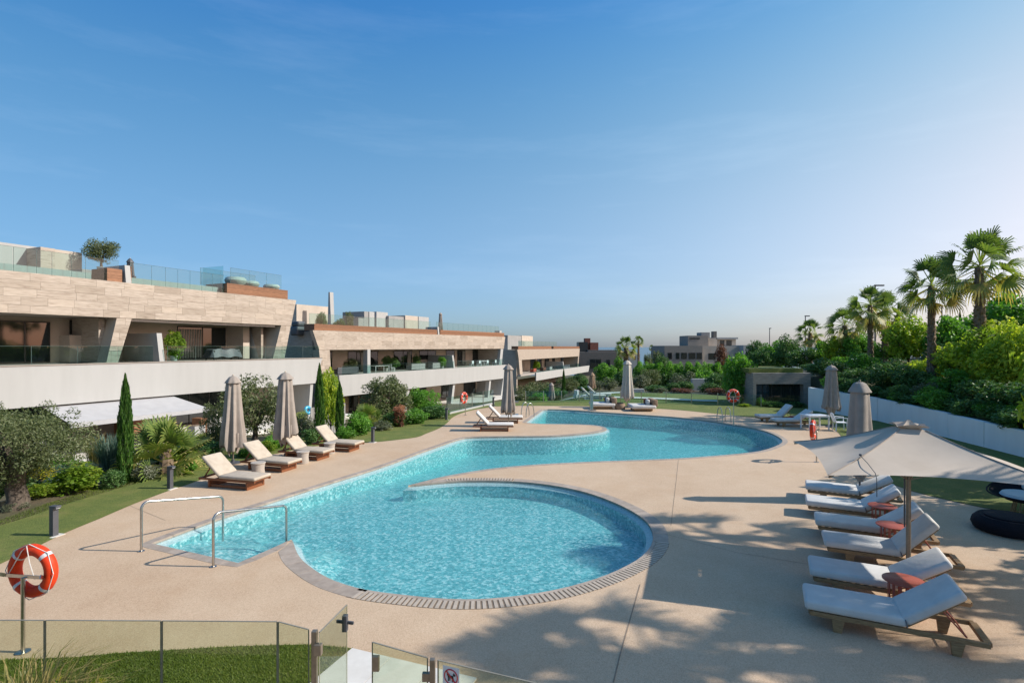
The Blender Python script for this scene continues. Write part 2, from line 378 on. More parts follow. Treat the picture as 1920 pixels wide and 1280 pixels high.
M['signred'] = mat("sign_red", (.55, .02, .03), (.58, .025, .035), 5, .4)
M['signblack'] = mat("sign_black", (.02, .02, .02), (.03, .03, .03), 5, .5)
M['bark'] = mat("bark", (.05, .038, .028), (.13, .10, .075), 9, .95, bmp=.8, bscale=14, stretch=(1, 1, .35))
M['palmbark'] = mat("palm_bark", (.11, .075, .048), (.24, .17, .11), 7, .95, bmp=.6, bscale=20)
L = {
 'olive': leafmat("olive_leaves", [(0.062, 0.085, 0.030), (0.103, 0.131, 0.048), (0.158, 0.186, 0.083), (0.235, 0.248, 0.138)], 0.31),
 'green': leafmat("green_leaves", [(0.063, 0.157, 0.028), (0.113, 0.260, 0.039), (0.185, 0.384, 0.057), (0.298, 0.511, 0.091)], 0.47),
 'dark': leafmat("dark_leaves", [(0.038, 0.089, 0.025), (0.064, 0.142, 0.038), (0.108, 0.209, 0.055), (0.190, 0.270, 0.096)], 0.28),
 'yellow': leafmat("yellow_green_leaves", [(0.161, 0.248, 0.034), (0.277, 0.394, 0.046), (0.466, 0.524, 0.059), (0.800, 0.787, 0.074)], 0.5),
 'sage': leafmat("sage_leaves", [(0.075, 0.098, 0.055), (0.115, 0.138, 0.081), (0.172, 0.190, 0.115), (0.241, 0.247, 0.167)], 0.25),
 'blue': leafmat("blue_green_leaves", [(0.054, 0.102, 0.078), (0.084, 0.144, 0.114), (0.120, 0.192, 0.144), (0.192, 0.252, 0.192)], 0.25),
 'lime': leafmat("lime_leaves", [(0.090, 0.164, 0.018), (0.149, 0.254, 0.026), (0.239, 0.344, 0.036), (0.389, 0.419, 0.053)], 0.5),
 'red': leafmat("reddish_leaves", [(0.072, 0.042, 0.024), (0.144, 0.054, 0.034), (0.216, 0.084, 0.048), (0.168, 0.132, 0.048)], 0.31),
 'cypress': leafmat("cypress_leaves", [(0.024, 0.068, 0.014), (0.044, 0.113, 0.020), (0.076, 0.172, 0.028), (0.123, 0.234, 0.041)], 0.31),
 'palm': leafmat("palm_leaves", [(0.080, 0.137, 0.036), (0.148, 0.217, 0.055), (0.263, 0.308, 0.077), (0.592, 0.433, 0.171)], 0.38),
 'straw': leafmat("straw_leaves", [(0.120, 0.144, 0.036), (0.204, 0.204, 0.060), (0.336, 0.264, 0.096), (0.456, 0.336, 0.144)], 0.38),
 'variegated': leafmat("variegated_leaves", [(0.055, 0.083, 0.033), (0.110, 0.132, 0.066), (0.264, 0.275, 0.198), (0.462, 0.451, 0.363)], 0.31),
 'flower': leafmat("yellow_petals", [(.40, .36, .015), (.55, .47, .02), (.66, .58, .05)], 0.38),
 'pink': leafmat("coral_petals", [(0.450, 0.160, 0.100), (0.550, 0.240, 0.160), (0.600, 0.350, 0.250)], 0.38),
}
# ---------------------------------------------------------------- outlines on the deck level
def catmull(pts, step=.25, closed=False):
    P = [Vector((p[0], p[1])) for p in pts]; out = []; n = len(P)
    rng = n if closed else n - 1
    for i in range(rng):
        p0 = P[(i - 1) % n] if closed or i > 0 else P[0] * 2 - P[1]
        p1, p2 = P[i], P[(i + 1) % n]
        p3 = P[(i + 2) % n] if closed or i + 2 < n else P[-1] * 2 - P[-2]
        k = max(1, int((p2 - p1).length / step))
        for j in range(k):
            t = j / k
            out.append(.5 * ((2 * p1) + (p2 - p0) * t + (2 * p0 - 5 * p1 + 4 * p2 - p3) * t * t + (3 * p1 - p0 - 3 * p2 + p3) * t ** 3))
    if not closed: out.append(P[-1])
    return [(p.x, p.y) for p in out]
def pxs(l): return [g(*q) for q in l]

pool_a = pxs([(284,1018),(415,970),(521,936),(615,906),(720,873),(791,847),(831,833),(858,824),(884,819.5),(957,818),(1037,817),(1096,812.5),(1128,808),(1138,803.5),(1128,799),(1104,796),(1056,794.6),(1010,794),(985,792)])
pool_b = pxs([(985,792),(1020,767)])
pool_c = pxs([(1020,767),(1060,768),(1104,771),(1191,776.6),(1279,783),(1344,791),(1388,798),(1432,807),(1460,819),(1467,828),(1452,837),(1420,846),(1353,853),(1274,858.7),(1195,862),(1116,864.7),(1036,868.6),(977,872.6),(918,878.5),(870,886),(831,893),(799,901),(764,910)])
pool_d = pxs([(764,910),(807,905.5),(858,901.5),(918,901),(977,903),(1029,908.5),(1076,917),(1116,928),(1155,943),(1187,959),(1211,976),(1222,993),(1224,1013),(1215,1031),(1195,1049),(1155,1070),(1116,1085),(1056,1102),(997,1113),(938,1120),(878,1123),(819,1121),(760,1115),(709,1109),(662,1100),(631,1090),(599,1074),(568,1051),(556,1034),(551,1019),(547,1010)])
pool_e = pxs([(547,1010),(524,1021),(447,1055)])
pool_f = pxs([(447,1055),(284,1018)])
POOL = []
pool_marks = {}
for k_, seg_ in (('a', pool_a), ('b', pool_b), ('c', pool_c), ('d', pool_d), ('e', pool_e), ('f', pool_f)):
    pool_marks[k_] = len(POOL)
    POOL += catmull(seg_, .22)[:-1]
def area(P): return sum(P[i][0] * P[(i + 1) % len(P)][1] - P[(i + 1) % len(P)][0] * P[i][1] for i in range(len(P))) / 2
NP = len(POOL); SGN = 1 if area(POOL) > 0 else -1
def pool_normal(i):     # outward (onto the deck), smoothed
    a = Vector(POOL[(i - 1) % NP]); b = Vector(POOL[(i + 1) % NP]); d = (b - a).normalized()
    return Vector((d.y, -d.x)) * SGN
POOLN = [pool_normal(i) for i in range(NP)]
def offset(d):
    return [(POOL[i][0] + POOLN[i].x * d, POOL[i][1] + POOLN[i].y * d) for i in range(NP)]

deck_left = pxs([(0,1056),(62,1027),(119,999),(187,971),(250,944),(322,917),(375,899),(439,868),(513,851),(590,836),(650,832),(697,829),(732,825.5),(780,819.5),(797,813),(822,803),(837,793),(847,783),(863,775),(888,768),(913,764),(930,761.7)])
deck_far = pxs([(977,760.5),(1060,761),(1147,762),(1226,765.6),(1279,769),(1344,775.5),(1410,782),(1480,790),(1550,798)])
deck_right = [(15.6, 25.5), (13.6, 21.5), (12.0, 18.0), (11.35, 15.7), (11.7, 14.2), (12.5, 13.0), (14.5, 11.2), (16.5, 9.5)]
edge_left = catmull([(-15.0, 5.0), (-12.6, 7.4)] + deck_left, .4)
edge_far = catmull([deck_left[-1]] + deck_far, .6)
edge_right = catmull([deck_far[-1]] + deck_right, .5)
DECK = edge_left[:-1] + edge_far[:-1] + edge_right + [(17.0, 3.2), (-15.0, 3.2)]
DK = np.array(DECK)
def inside(P, x, y):
    P = np.asarray(P); r = np.zeros(np.shape(x), bool); j = len(P) - 1
    for i in range(len(P)):
        xi, yi = P[i]; xj, yj = P[j]
        c = ((yi > y) != (yj > y)) & (x < (xj - xi) * (y - yi) / (yj - yi + 1e-12) + xi); r ^= c; j = i
    return r
def dist(P, x, y):
    P = np.asarray(P); d = np.full(np.shape(x), 1e9)
    for i in range(len(P)):
        a = P[i]; b = P[(i + 1) % len(P)]; ab = b - a
        t = np.clip(((x - a[0]) * ab[0] + (y - a[1]) * ab[1]) / (ab @ ab + 1e-12), 0, 1)
        d = np.minimum(d, np.hypot(x - a[0] - t * ab[0], y - a[1] - t * ab[1]))
    return d
def gz(x, y):
    """height of the garden ground outside the deck"""
    x = np.asarray(x, float); y = np.asarray(y, float)
    d = dist(DK, x, y); ins = inside(DK, x, y)
    lowl = np.interp(y, [0, 34, 52, 62, 85, 105, 140, 300, 700, 900], [1.5, 1.6, 3.2, 3.4, 3.6, 4.9, 5.4, 12, 38, 44])
    lowr = np.interp(y, [0, 48, 70, 100, 150, 300, 700, 900], [0, .2, 1.2, 2.5, 4, 12, 38, 44])
    left = sstep(7, -3, x - np.clip(y - 45, 0, 1e4) * .12)
    z = -.02 - lowl * left * sstep(3.0, 9.5, d) - lowr * (1 - left) * sstep(5, 20, d)
    return np.where(ins, -.02, z)
def gz1(x, y): return float(gz(np.array([x]), np.array([y]))[0])

# ---------------------------------------------------------------- ground, sea
xs = np.unique(np.concatenate([np.linspace(-400, -40, 14), np.linspace(-40, 46, 130), np.linspace(46, 420, 18)]))
ys = np.unique(np.concatenate([np.linspace(-14, 70, 130), np.linspace(70, 160, 40), np.linspace(160, 900, 24)]))
gx, gy = np.meshgrid(xs, ys); zz = gz(gx, gy)
zz = np.where(inside(DK, gx, gy) & (dist(DK, gx, gy) > 1.0), -3.2, zz - np.where(inside(DK, gx, gy), .12, 0))
nv, nu = gx.shape; idx = np.arange(nv * nu).reshape(nv, nu)
F_ = np.stack([idx[:-1, :-1], idx[:-1, 1:], idx[1:, 1:], idx[1:, :-1]], -1).reshape(-1, 4)
tag(link(bpy.data.objects.new("ground", np_mesh("ground", np.stack([gx, gy, zz], -1).reshape(-1, 3), F_, M['ground'], True))), kind="structure")
MB().add([(-40000, -2000, -46), (40000, -2000, -46), (40000, 60000, -46), (-40000, 60000, -46)], [(0, 1, 2, 3)]).build("sea", M['sea'], kind="structure")

# ---------------------------------------------------------------- deck with the pool cut out
def flat(name, outer, holes, z, m, thick=0, parent=None, kind=None):
    polys = [[Vector((p[0], p[1], 0)) for p in q] for q in [outer] + holes]
    tri = tessellate_polygon(polys); pts = [p for q in polys for p in q]
    b = MB(); b.add([(p.x, p.y, z) for p in pts], [tuple(t) for t in tri])
    if thick:
        o = 0
        for q in polys:
            k = len(q); b.add([(p.x, p.y, z) for p in q] + [(p.x, p.y, z - thick) for p in q], [(i, (i + 1) % k, k + (i + 1) % k, k + i) for i in range(k)])
    me = bpy.data.meshes.new(name); me.from_pydata(b.v, [], b.f)
    bm = bmesh.new(); bm.from_mesh(me); bmesh.ops.remove_doubles(bm, verts=bm.verts, dist=1e-5); bmesh.ops.recalc_face_normals(bm, faces=bm.faces)
    up = sum(f.normal.z * f.calc_area() for f in bm.faces)
    if up < 0: bmesh.ops.reverse_faces(bm, faces=bm.faces)
    bm.to_mesh(me); bm.free(); me.materials.append(m)
    o = link(bpy.data.objects.new(name, me)); o.parent = parent
    return tag(o, kind=kind)
deck = flat("pool_deck", DECK, [offset(.02)], 0.0, M['deck'], .10, kind="structure")
def groove(pts, w=.018):
    b = MB()
    for p, q in zip(pts, pts[1:]):
        p, q = Vector((p[0], p[1], .004)), Vector((q[0], q[1], .004)); s_ = (q - p).cross(Vector((0, 0, 1))).normalized() * w / 2
        b.add([p - s_, p + s_, q + s_, q - s_], [(0, 1, 2, 3)])
    return b.build("expansion_joint", M['joint'], deck)
groove([g(1150, 1279), g(1163, 1225), g(1200, 1095)]); groove([g(1258, 985), g(1268, 900), g(1272, 862)], .012)
groove([g(1245, 1000), g(1380, 1035), g(1520, 1058)], .010)
groove([g(225, 940), g(310, 975)], .008)

# coping stones and slatted overflow grate round the water
total = []; s_ = 0
for i in range(NP):
    total.append(s_); s_ += (Vector(POOL[(i + 1) % NP]) - Vector(POOL[i])).length
total.append(s_)
def along(s):
    s = s % total[-1]; i = int(np.searchsorted(total, s, side='right')) - 1; i = min(i, NP - 1)
    t = (s - total[i]) / max(1e-6, total[i + 1] - total[i]); j = (i + 1) % NP
    p = Vector(POOL[i]).lerp(Vector(POOL[j]), t); n_ = POOLN[i].lerp(POOLN[j], t).normalized(); return p, n_
sd0 = total[pool_marks['d']]; sd1 = total[pool_marks['e']]; sc0 = total[pool_marks['c']]
POOLA = np.array(POOL)
def width_ok(p, n_, w):
    """keep the strip on the deck's side where the deck runs out to a point"""
    while w > .03:
        q = p + n_ * w
        if float(dist(POOLA, np.array([q.x]), np.array([q.y]))[0]) > .82 * w and not bool(inside(POOL, np.array([q.x]), np.array([q.y]))[0]): return w
        w *= .8
    return w
def arc_piece(name, s0, s1, r0, r1, z0, z1, m, sub=1, chk=False):
    b = MB(); ring = []
    for k in range(sub + 1):
        p, n_ = along(s0 + (s1 - s0) * k / sub); ring.append((p + n_ * r0, p + n_ * (width_ok(p, n_, r1) if chk else r1)))
    for (a, b_), (c, d) in zip(ring, ring[1:]):
        b.hexa([(a.x, a.y, z0), (b_.x, b_.y, z0), (d.x, d.y, z0), (c.x, c.y, z0), (a.x, a.y, z1), (b_.x, b_.y, z1), (d.x, d.y, z1), (c.x, c.y, z1)])
    return b
# grate zone on the curve of the shallow pool
gs0, gs1 = None, None
def near_s(q, lo, hi):
    best = min((s for s in np.arange(lo, hi, .1)), key=lambda s: (along(s)[0] - Vector(q)).length); return best
sG0 = near_s(g(1226, 1015), sd0, sd1); sG1 = near_s(g(672, 1102), sd0, sd1)
sH0 = near_s(g(840, 903), sd0, sd1); sH1 = near_s(g(960, 902), sd0, sd1)
def grate(s0, s1, pitch):
    gr = arc_piece("x", s0, s1, .07, .34, -.06, .0025, M['channel'], max(2, int((s1 - s0) / .25))).build("drain_channel", M['channel'], deck)
    k = int((s1 - s0) / pitch)
    for i in range(k):
        a = s0 + (i + .2) * pitch
        arc_piece("x", a, a + pitch * .62, .075, .335, -.03, .009, M['slat']).build("grate_slat", M['slat'], gr)
grate(sG0, sG1, .086); grate(sH0, sH1, .086)
def in_grate(s): return sG0 - .02 <= s <= sG1 + .02 or sH0 - .02 <= s <= sH1 + .02
s_ = 0; sE0 = total[pool_marks['e']]
while s_ < total[-1] - .05:
    ln = .5 if s_ < sc0 - 8 or s_ > sd0 - 14 else 1.0
    e_ = min(s_ + ln, total[-1])
    if in_grate(s_ + .01) or in_grate(e_ - .01):
        if in_grate(s_ + .01) and in_grate(e_ - .01): s_ = e_; continue
    w_ = .32 if s_ >= sd0 and s_ < sE0 else .21
    arc_piece("x", s_ + .004, e_ - .004, .0, w_, -.05, .004, M['coping'], 2, True).build("coping_stone", M['coping'], deck)
    s_ = e_
for s0, s1 in ((sG0, sG1), (sH0, sH1)):
    s_ = s0
    while s_ < s1 - .05:
        e_ = min(s_ + .6, s1); arc_piece("x", s_ + .003, e_ - .003, 0, .068, -.05, .004, M['coping'], 2).build("coping_stone", M['coping'], deck); s_ = e_

# pool basin: sloping tile floor with painted ripple flecks, walls, pale ledge under the waterline
WL = -.028
LEDGE = .14
inner = []
for i in range(NP):
    p = Vector(POOL[i]) - POOLN[i] * LEDGE; inner.append((p.x, p.y))
# keep the inset loop simple where the outline turns sharply
ok_ = [True] * NP
ia = np.array(inner); dd = dist(np.array(POOL), ia[:, 0], ia[:, 1])
ok_ = [(dd[i] > LEDGE * .85) for i in range(NP)]
INN = [inner[i] for i in range(NP) if ok_[i]]
stepA, stepB, stepC = Vector(g(284, 1018)), Vector(g(447, 1055)), Vector(g(540, 1012))
ax_ = ((stepC - stepB).normalized()); 
def depth(x, y):
    d = .44 + .38 * float(sstep(15.0, 23.0, np.array([y]))[0])
    t = (Vector((x, y)) - stepB).dot(ax_)
    if t < 2.4 and x < -3.6 and y < 14: d = .13 + .13 * max(0, min(3, int((t + .2) / .75)))
    return d
pts = [Vector(p) for p in INN]; nb = len(pts)
bx0 = min(p.x for p in pts); bx1 = max(p.x for p in pts); by0 = min(p.y for p in pts); by1 = max(p.y for p in pts)
qx, qy = np.meshgrid(np.arange(bx0, bx1, .55), np.arange(by0, by1, .55)); qx = qx.ravel(); qy = qy.ravel()
keep = inside(INN, qx, qy) & (dist(np.array(INN), qx, qy) > .2)
pts += [Vector((a, b)) for a, b in zip(qx[keep], qy[keep])]
v2, e2, f2, *_ = delaunay_2d_cdt(pts, [(i, (i + 1) % nb) for i in range(nb)], [], 0, 1e-4)
f2 = [f for f in f2 if bool(inside(INN, np.array([sum(v2[i].x for i in f) / len(f)]), np.array([sum(v2[i].y for i in f) / len(f)]))[0])]
basin = MB(); basin.add([(p.x, p.y, -depth(p.x, p.y)) for p in v2], f2)
k = len(INN)
basin.add([(p[0], p[1], WL - .10) for p in INN] + [(p[0], p[1], -depth(p[0], p[1])) for p in INN], [(i, (i + 1) % k, k + (i + 1) % k, k + i) for i in range(k)])
basin.build("pool_basin", M['mosaic_sparkle'], kind="structure")
led = MB(); vin = [inner[i] if ok_[i] else min(INN, key=lambda q: (q[0] - inner[i][0]) ** 2 + (q[1] - inner[i][1]) ** 2) for i in range(NP)]
o1 = offset(.03)
led.add([(p[0], p[1], .0) for p in o1] + [(p[0], p[1], WL - .03) for p in o1] + [(p[0], p[1], WL - .10) for p in vin],
        [f for i in range(NP) for f in ((i, (i + 1) % NP, NP + (i + 1) % NP, NP + i), (NP + i, NP + (i + 1) % NP, 2 * NP + (i + 1) % NP, 2 * NP + i))])
led.build("pool_ledge", M['ledge'], kind="structure")
flat("pool_water", offset(.026), [], WL, M['water'], 0, kind="structure")
wm = bpy.data.objects["pool_water"].data
bm = bmesh.new(); bm.from_mesh(wm)
r_ = bmesh.ops.extrude_face_region(bm, geom=bm.faces[:])
bmesh.ops.translate(bm, vec=(0, 0, -2.4), verts=[e for e in r_['geom'] if isinstance(e, bmesh.types.BMVert)])
bmesh.ops.recalc_face_normals(bm, faces=bm.faces); bm.to_mesh(wm); bm.free()

# ---------------------------------------------------------------- lawns
def band(name, edge, widths, rows=8, m=None, dz=.035, side=1, kind="structure", lift=True):
    n_ = len(edge); V = []; ww = np.interp(np.linspace(0, 1, n_), np.linspace(0, 1, len(widths)), widths)
    for i in range(n_):
        a = Vector(edge[max(0, i - 3)]); b = Vector(edge[min(n_ - 1, i + 3)]); d = (b - a).normalized(); nn = Vector((-d.y, d.x)) * side
        for r in range(rows + 1):
            q = Vector(edge[i]) + nn * (ww[i] * r / rows - .03); V.append((q.x, q.y))
    V = np.array(V); z = gz(V[:, 0], V[:, 1]) + dz
    z = np.where(inside(DK, V[:, 0], V[:, 1]), .006, z)
    F2 = [(i * (rows + 1) + r, (i + 1) * (rows + 1) + r, (i + 1) * (rows + 1) + r + 1, i * (rows + 1) + r + 1) for i in range(n_ - 1) for r in range(rows)]
    ob = link(bpy.data.objects.new(name, np_mesh(name, np.column_stack([V, z]), F2, m or M['lawn'], True)))
    return tag(ob, kind=kind)
lawn_l = band("lawn", edge_left, [3.0, 2.8, 2.3, 1.8, 1.5, 1.4, 2.6, 3.3, 2.4, 1.6, 1.2, 1.0])
lawn_f = band("lawn", edge_far, [3.0, 9, 13, 14, 12, 8, 4])
# right-hand lawn runs up to the garden wall
WALL = [(17.6, 3.0), (18.0, 12.0), (18.9, 19.5), (19.6, 24.0), (20.2, 29.5), (19.2, 34.6)]
WTOP = [.92, .95, .98, 1.10, 1.27, 1.50]
rl = edge_right + [(17.5, 4.0)] + [(a + .05, b) for a, b in WALL]
flat("lawn", rl + [(16.6, 34.0)], [], .012, M['lawn'], kind="structure")
front_lawn = pxs([(-90,1241),(53,1236),(141,1233),(219,1225),(300,1220.6),(406,1214),(518,1210),(577,1209),(661,1216)]) + [g(599, 1268), g(575, 1290)] + [(-2.6, 4.2), (-9, 4.2)]
flat("lawn", catmull(front_lawn[:9], .3) + front_lawn[9:], [], .012, M['lawn'], kind="structure")
# pale pavers by the gate
pav = empty("gate_path", (0, 0, 0), kind="structure")
e0, e1 = Vector(g(599, 1268)), Vector(g(661, 1216)); ru = (e1 - e0).normalized(); rv = Vector((ru.y, -ru.x))
for a in (-2, -1):
    for b in range(0, 3):
        o_ = e1 + ru * (a * .92) + rv * (b * .62)
        q = [o_, o_ + rv * .612, o_ + rv * .612 + ru * .91, o_ + ru * .91]
        MB().prism([(c_.x, c_.y, .0) for c_ in q], (0, 0, .022)).build("paver", M['paver'], pav)
# ---------------------------------------------------------------- garden wall and planted bank on the right
gw = empty("garden_wall", (19.0, 20.0, 0), label="low white retaining wall of panels below the planted bank", cat="wall")
def wall_at(s):
    k = min(int(s), len(WALL) - 2); t = s - k
    return Vector(WALL[k]).lerp(Vector(WALL[k + 1]), t), WTOP[k] + (WTOP[k + 1] - WTOP[k]) * t
rw = random.Random(5)
ss = []
for k in range(len(WALL) - 1):
    ln = (Vector(WALL[k + 1]) - Vector(WALL[k])).length; nn = max(1, round(ln / 2.3)); ss += [k + j / nn for j in range(nn)]
ss.append(len(WALL) - 1.0001)
for a, b in zip(ss, ss[1:]):
    (p, za), (q, zb) = wall_at(a), wall_at(b); d = (q - p).normalized(); n_ = Vector((d.y, -d.x)); p = p + d * .008; q = q - d * .008; e = rw.uniform(-.012, .012)
    p2, q2 = p + n_ * (.22), q + n_ * (.22); p = p + n_ * e; q = q + n_ * e; zz_ = (za + zb) / 2 + rw.uniform(-.03, .03); za = za * .7 + zz_ * .3; zb = zb * .7 + zz_ * .3
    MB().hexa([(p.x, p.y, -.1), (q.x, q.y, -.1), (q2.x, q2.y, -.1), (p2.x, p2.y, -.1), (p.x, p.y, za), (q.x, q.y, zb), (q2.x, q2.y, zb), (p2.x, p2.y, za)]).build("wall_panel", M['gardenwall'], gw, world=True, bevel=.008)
BK = [(18.0, -6.0, .8)] + [(a + .12, b, t - .12) for (a, b), t in zip(WALL, WTOP)] + [(21.4, 35.4, 1.7), (21.8, 41, 1.9), (22.5, 48, 1.2), (25, 60, .4), (30, 80, -1.0), (44, 130, -3)]
TT = [-.02, 0, .6, 2, 4, 7, 12, 20, 40, 90]
RISE = [-4, 0, .12, .45, .85, 1.2, 1.5, 1.8, 2.0, 1.2]
bky = [b[1] for b in BK]
def bank_x(y): return float(np.interp(y, bky, [b[0] for b in BK]))
def bank_z(x, y):
    t = x - bank_x(y); b = float(np.interp(y, bky, [q[2] for q in BK]))
    return b + float(np.interp(t, TT, RISE))
V = []; ybk = np.concatenate([np.linspace(-6, 60, 67), np.linspace(62, 130, 12)])
for y in ybk:
    for t in TT: V.append((bank_x(y) + t, y + t * .05, bank_z(bank_x(y) + t, y)))
nT = len(TT); F2 = [(i * nT + r, i * nT + r + 1, (i + 1) * nT + r + 1, (i + 1) * nT + r) for i in range(len(ybk) - 1) for r in range(nT - 1)]
tag(link(bpy.data.objects.new("planted_bank", np_mesh("planted_bank", V, F2, M['ground'], True))), kind="structure")
def floor_z(x, y):
    if y > -6 and x > bank_x(y) + .05 and y < 125: return bank_z(x, y)
    return gz1(x, y)

# ---------------------------------------------------------------- terraced apartment buildings
class Fr:
    """facade frame: u along the facade (receding), v outwards to the pool, z up"""
    def __init__(s, P0, P1):
        s.o = Vector(P0); s.d = (Vector(P1) - s.o).normalized(); s.n = Vector((s.d.y, -s.d.x))
    def w(s, u, v, z): p = s.o + s.d * u + s.n * v; return Vector((p.x, p.y, z))
    def u(s, x, v=0.0):
        k = (x - 960) / FPX; return (k * (s.o.y + s.n.y * v) - s.o.x - s.n.x * v) / (s.d.x - k * s.d.y)
    def z(s, x, y, v=0.0): return CAMH - (y - HOR) / FPX * s.w(s.u(x, v), v, 0).y
    def face(s, poly, v0, v1):       # polygon of (u, z) pushed from v0 to v1
        e = s.n * (v1 - v0); return MB().prism([s.w(u, v0, z) for u, z in poly], (e.x, e.y, 0))
    def box(s, u0, u1, v0, v1, z0, z1): return s.face([(u0, z0), (u1, z0), (u1, z1), (u0, z1)], v0, v1)
    def side(s, poly, u0, u1):       # polygon of (v, z) pushed from u0 to u1
        e = s.d * (u1 - u0); return MB().prism([s.w(u0, v, z) for v, z in poly], (e.x, e.y, 0))

def clip_poly(poly, u0, u1, z0, z1):
    """clip a convex (u,z) polygon to a rectangle"""
    def cut(P, f, ip):
        out = []
        for i in range(len(P)):
            a, b = P[i], P[(i + 1) % len(P)]; fa, fb = f(a), f(b)
            if fa >= 0: out.append(a)
            if (fa >= 0) != (fb >= 0): t = fa / (fa - fb); out.append((a[0] + (b[0] - a[0]) * t, a[1] + (b[1] - a[1]) * t))
        return out
    P = poly
    for f in (lambda p: p[0] - u0, lambda p: u1 - p[0], lambda p: p[1] - z0, lambda p: z1 - p[1]):
        if len(P) < 3: return []
        P = cut(P, f, None)
    return P if len(P) >= 3 else []
def cladding(F, root, poly, v, rows, lens, seed, name="travertine_panel", m=None, th=.03):
    rg = random.Random(seed); zs = [p[1] for p in poly]; us = [p[0] for p in poly]; z0, z1 = min(zs), max(zs); h = (z1 - z0) / rows
    for r in range(rows):
        u = min(us) - rg.uniform(0, lens[1])
        while u < max(us):
            ln = rg.uniform(*lens); P = clip_poly(poly, u + .004, u + ln - .004, z0 + r * h + .004, z0 + (r + 1) * h - .004); u += ln
            if P and abs(sum(P[i][0] * P[(i + 1) % len(P)][1] - P[(i + 1) % len(P)][0] * P[i][1] for i in range(len(P)))) > .04:
                F.face(P, v, v + th + rg.uniform(0, .004)).build(name, m or M['trav'], root, world=True)
def window(F, root, u0, u1, z0, z1, v, panes=2, name="window", deep=.06, pane=None, fw=.06):
    w = MB(); fr = F.box
    for q in (F.box(u0, u1, v, v + deep, z1 - fw, z1), F.box(u0, u1, v, v + deep, z0, z0 + fw)): w.add(q.v, q.f)
    for i in range(panes + 1):
        c = u0 + (u1 - u0) * i / panes; a = max(u0, c - fw / 2); b = min(u1, c + fw / 2)
        q = F.box(a, b, v + .002, v + deep - .002, z0 + fw, z1 - fw); w.add(q.v, q.f)
    o = w.build(name, M['frame'], root, world=True)
    for i in range(panes):
        a = u0 + (u1 - u0) * i / panes + fw / 2; b = u0 + (u1 - u0) * (i + 1) / panes - fw / 2
        F.box(a, b, v + .012, v + .03, z0 + fw, z1 - fw).build("pane", pane or M['pane'], o, world=True)
    return o
def rail(F, root, u0, u1, v, z0, z1, step=1.5, posts=True, m=None, cuts=None):
    us = cuts or [u0 + (u1 - u0) * i / max(1, round((u1 - u0) / step)) for i in range(max(1, round((u1 - u0) / step)) + 1)]
    for a, b in zip(us, us[1:]):
        o = F.box(a + .012, b - .012, v, v + .018, z0, z1).build("glass_panel", m or M['glass'], root, world=True)
        q = F.box(a + .012, a + .030, v + .020, v + .024, z0, z1); q2 = F.box(a + .012, b - .012, v - .001, v + .019, z1 + .001, z1 + .014); q.add(q2.v, q2.f)
        q.build("glass_edge", M['edge'], o, world=True)
def siderail(F, root, u, v0, v1, z0, z1):
    F.side([(v0, z0), (v1, z0), (v1, z1), (v0, z1)], u, u + .018).build("glass_panel", M['glass'], root, world=True)
def planter(F, root, u0, u1, v0, v1, z0, z1, slats=4, ends=True):
    """wood clad strip made of horizontal boards"""
    b = F.box(u0 + .02, u1 - .02, v0, v1 - .03, z0, z1 - .01).build("planter_core", M['interior'], root, world=True)
    h = (z1 - z0) / slats
    for i in range(slats):
        F.box(u0, u1, v1 - .03, v1, z0 + i * h + .006, z0 + (i + 1) * h - .004).build("board", M['woodclad'], b, world=True)
        F.box(u0 - .001, u0 + .019, v0, v1 - .031, z0 + i * h + .006, z0 + (i + 1) * h - .004).build("board", M['woodclad'], b, world=True)

# ===== first building (nearest)
FA = Fr((-25.0, 26.0), (-16.39, 45.5)); o_ = FA.w(8, 0, -1.5)
A = empty("apartment_building", o_, label="largest terraced apartment building with striped beige stone parapet and long white balcony wall", cat="building")
def PA(mb, name, m, **k): return mb.build(name, m, A, world=True, **k)
uE = FA.u(555); uEb = FA.u(545); uS = -9.0
zFb, zFt, zP, zPb, zG = 5.78, 7.86, 3.2, 1.08, -1.55
fasc = [(uS, zFb), (uEb - .05, zFb), (uE - .03, zFt), (uS, zFt)]
PA(FA.face(fasc, -.45, 0), "parapet_wall", M['beige'])
cladding(FA, A, [(uS, zFb), (uEb, zFb), (uE, zFt), (uS, zFt)], 0, 5, (.85, 1.9), 11)
# slanted stone end column and slanted middle pillar
zc = zFb - .004
pe = [(FA.u(527), zP), (FA.u(545.5) - .0, zP), (uEb, zc), (FA.u(539), zc)]
pe = [(FA.u(526), zP), (FA.u(536), zP), (FA.u(546), zc), (FA.u(541), zc)]
colE = [(uEb - 1.75, zP), (uEb - .62, zP), (uEb - .0, zc), (uEb - .95, zc)]
PA(FA.face(colE, -3.4, -.03), "slanted_wall", M['beige']); cladding(FA, A, colE, -.03, 6, (.7, 1.3), 12)
uM0, uM1 = FA.u(219), FA.u(247)
colM = [(uM0 - .55, zP), (uM1 - .75, zP), (uM1, zc), (uM0, zc)]
PA(FA.face(colM, -.9, -.03), "pillar", M['beige']); cladding(FA, A, colM, -.03, 6, (.7, 1.3), 13)
PA(FA.side([(-3.6, zP), (-.91, zP), (-.91, zc), (-3.6, zc)], uM0 - .45, uM0 - .15), "side_wall", M['trav'])
# slabs
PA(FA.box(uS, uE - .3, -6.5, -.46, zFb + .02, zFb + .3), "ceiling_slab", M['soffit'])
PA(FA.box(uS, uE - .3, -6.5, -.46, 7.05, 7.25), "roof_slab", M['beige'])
PA(FA.box(uS, FA.u(600) - .3, -6.5, .24, zP - .35, zP - .06), "floor_slab", M['soffit'])
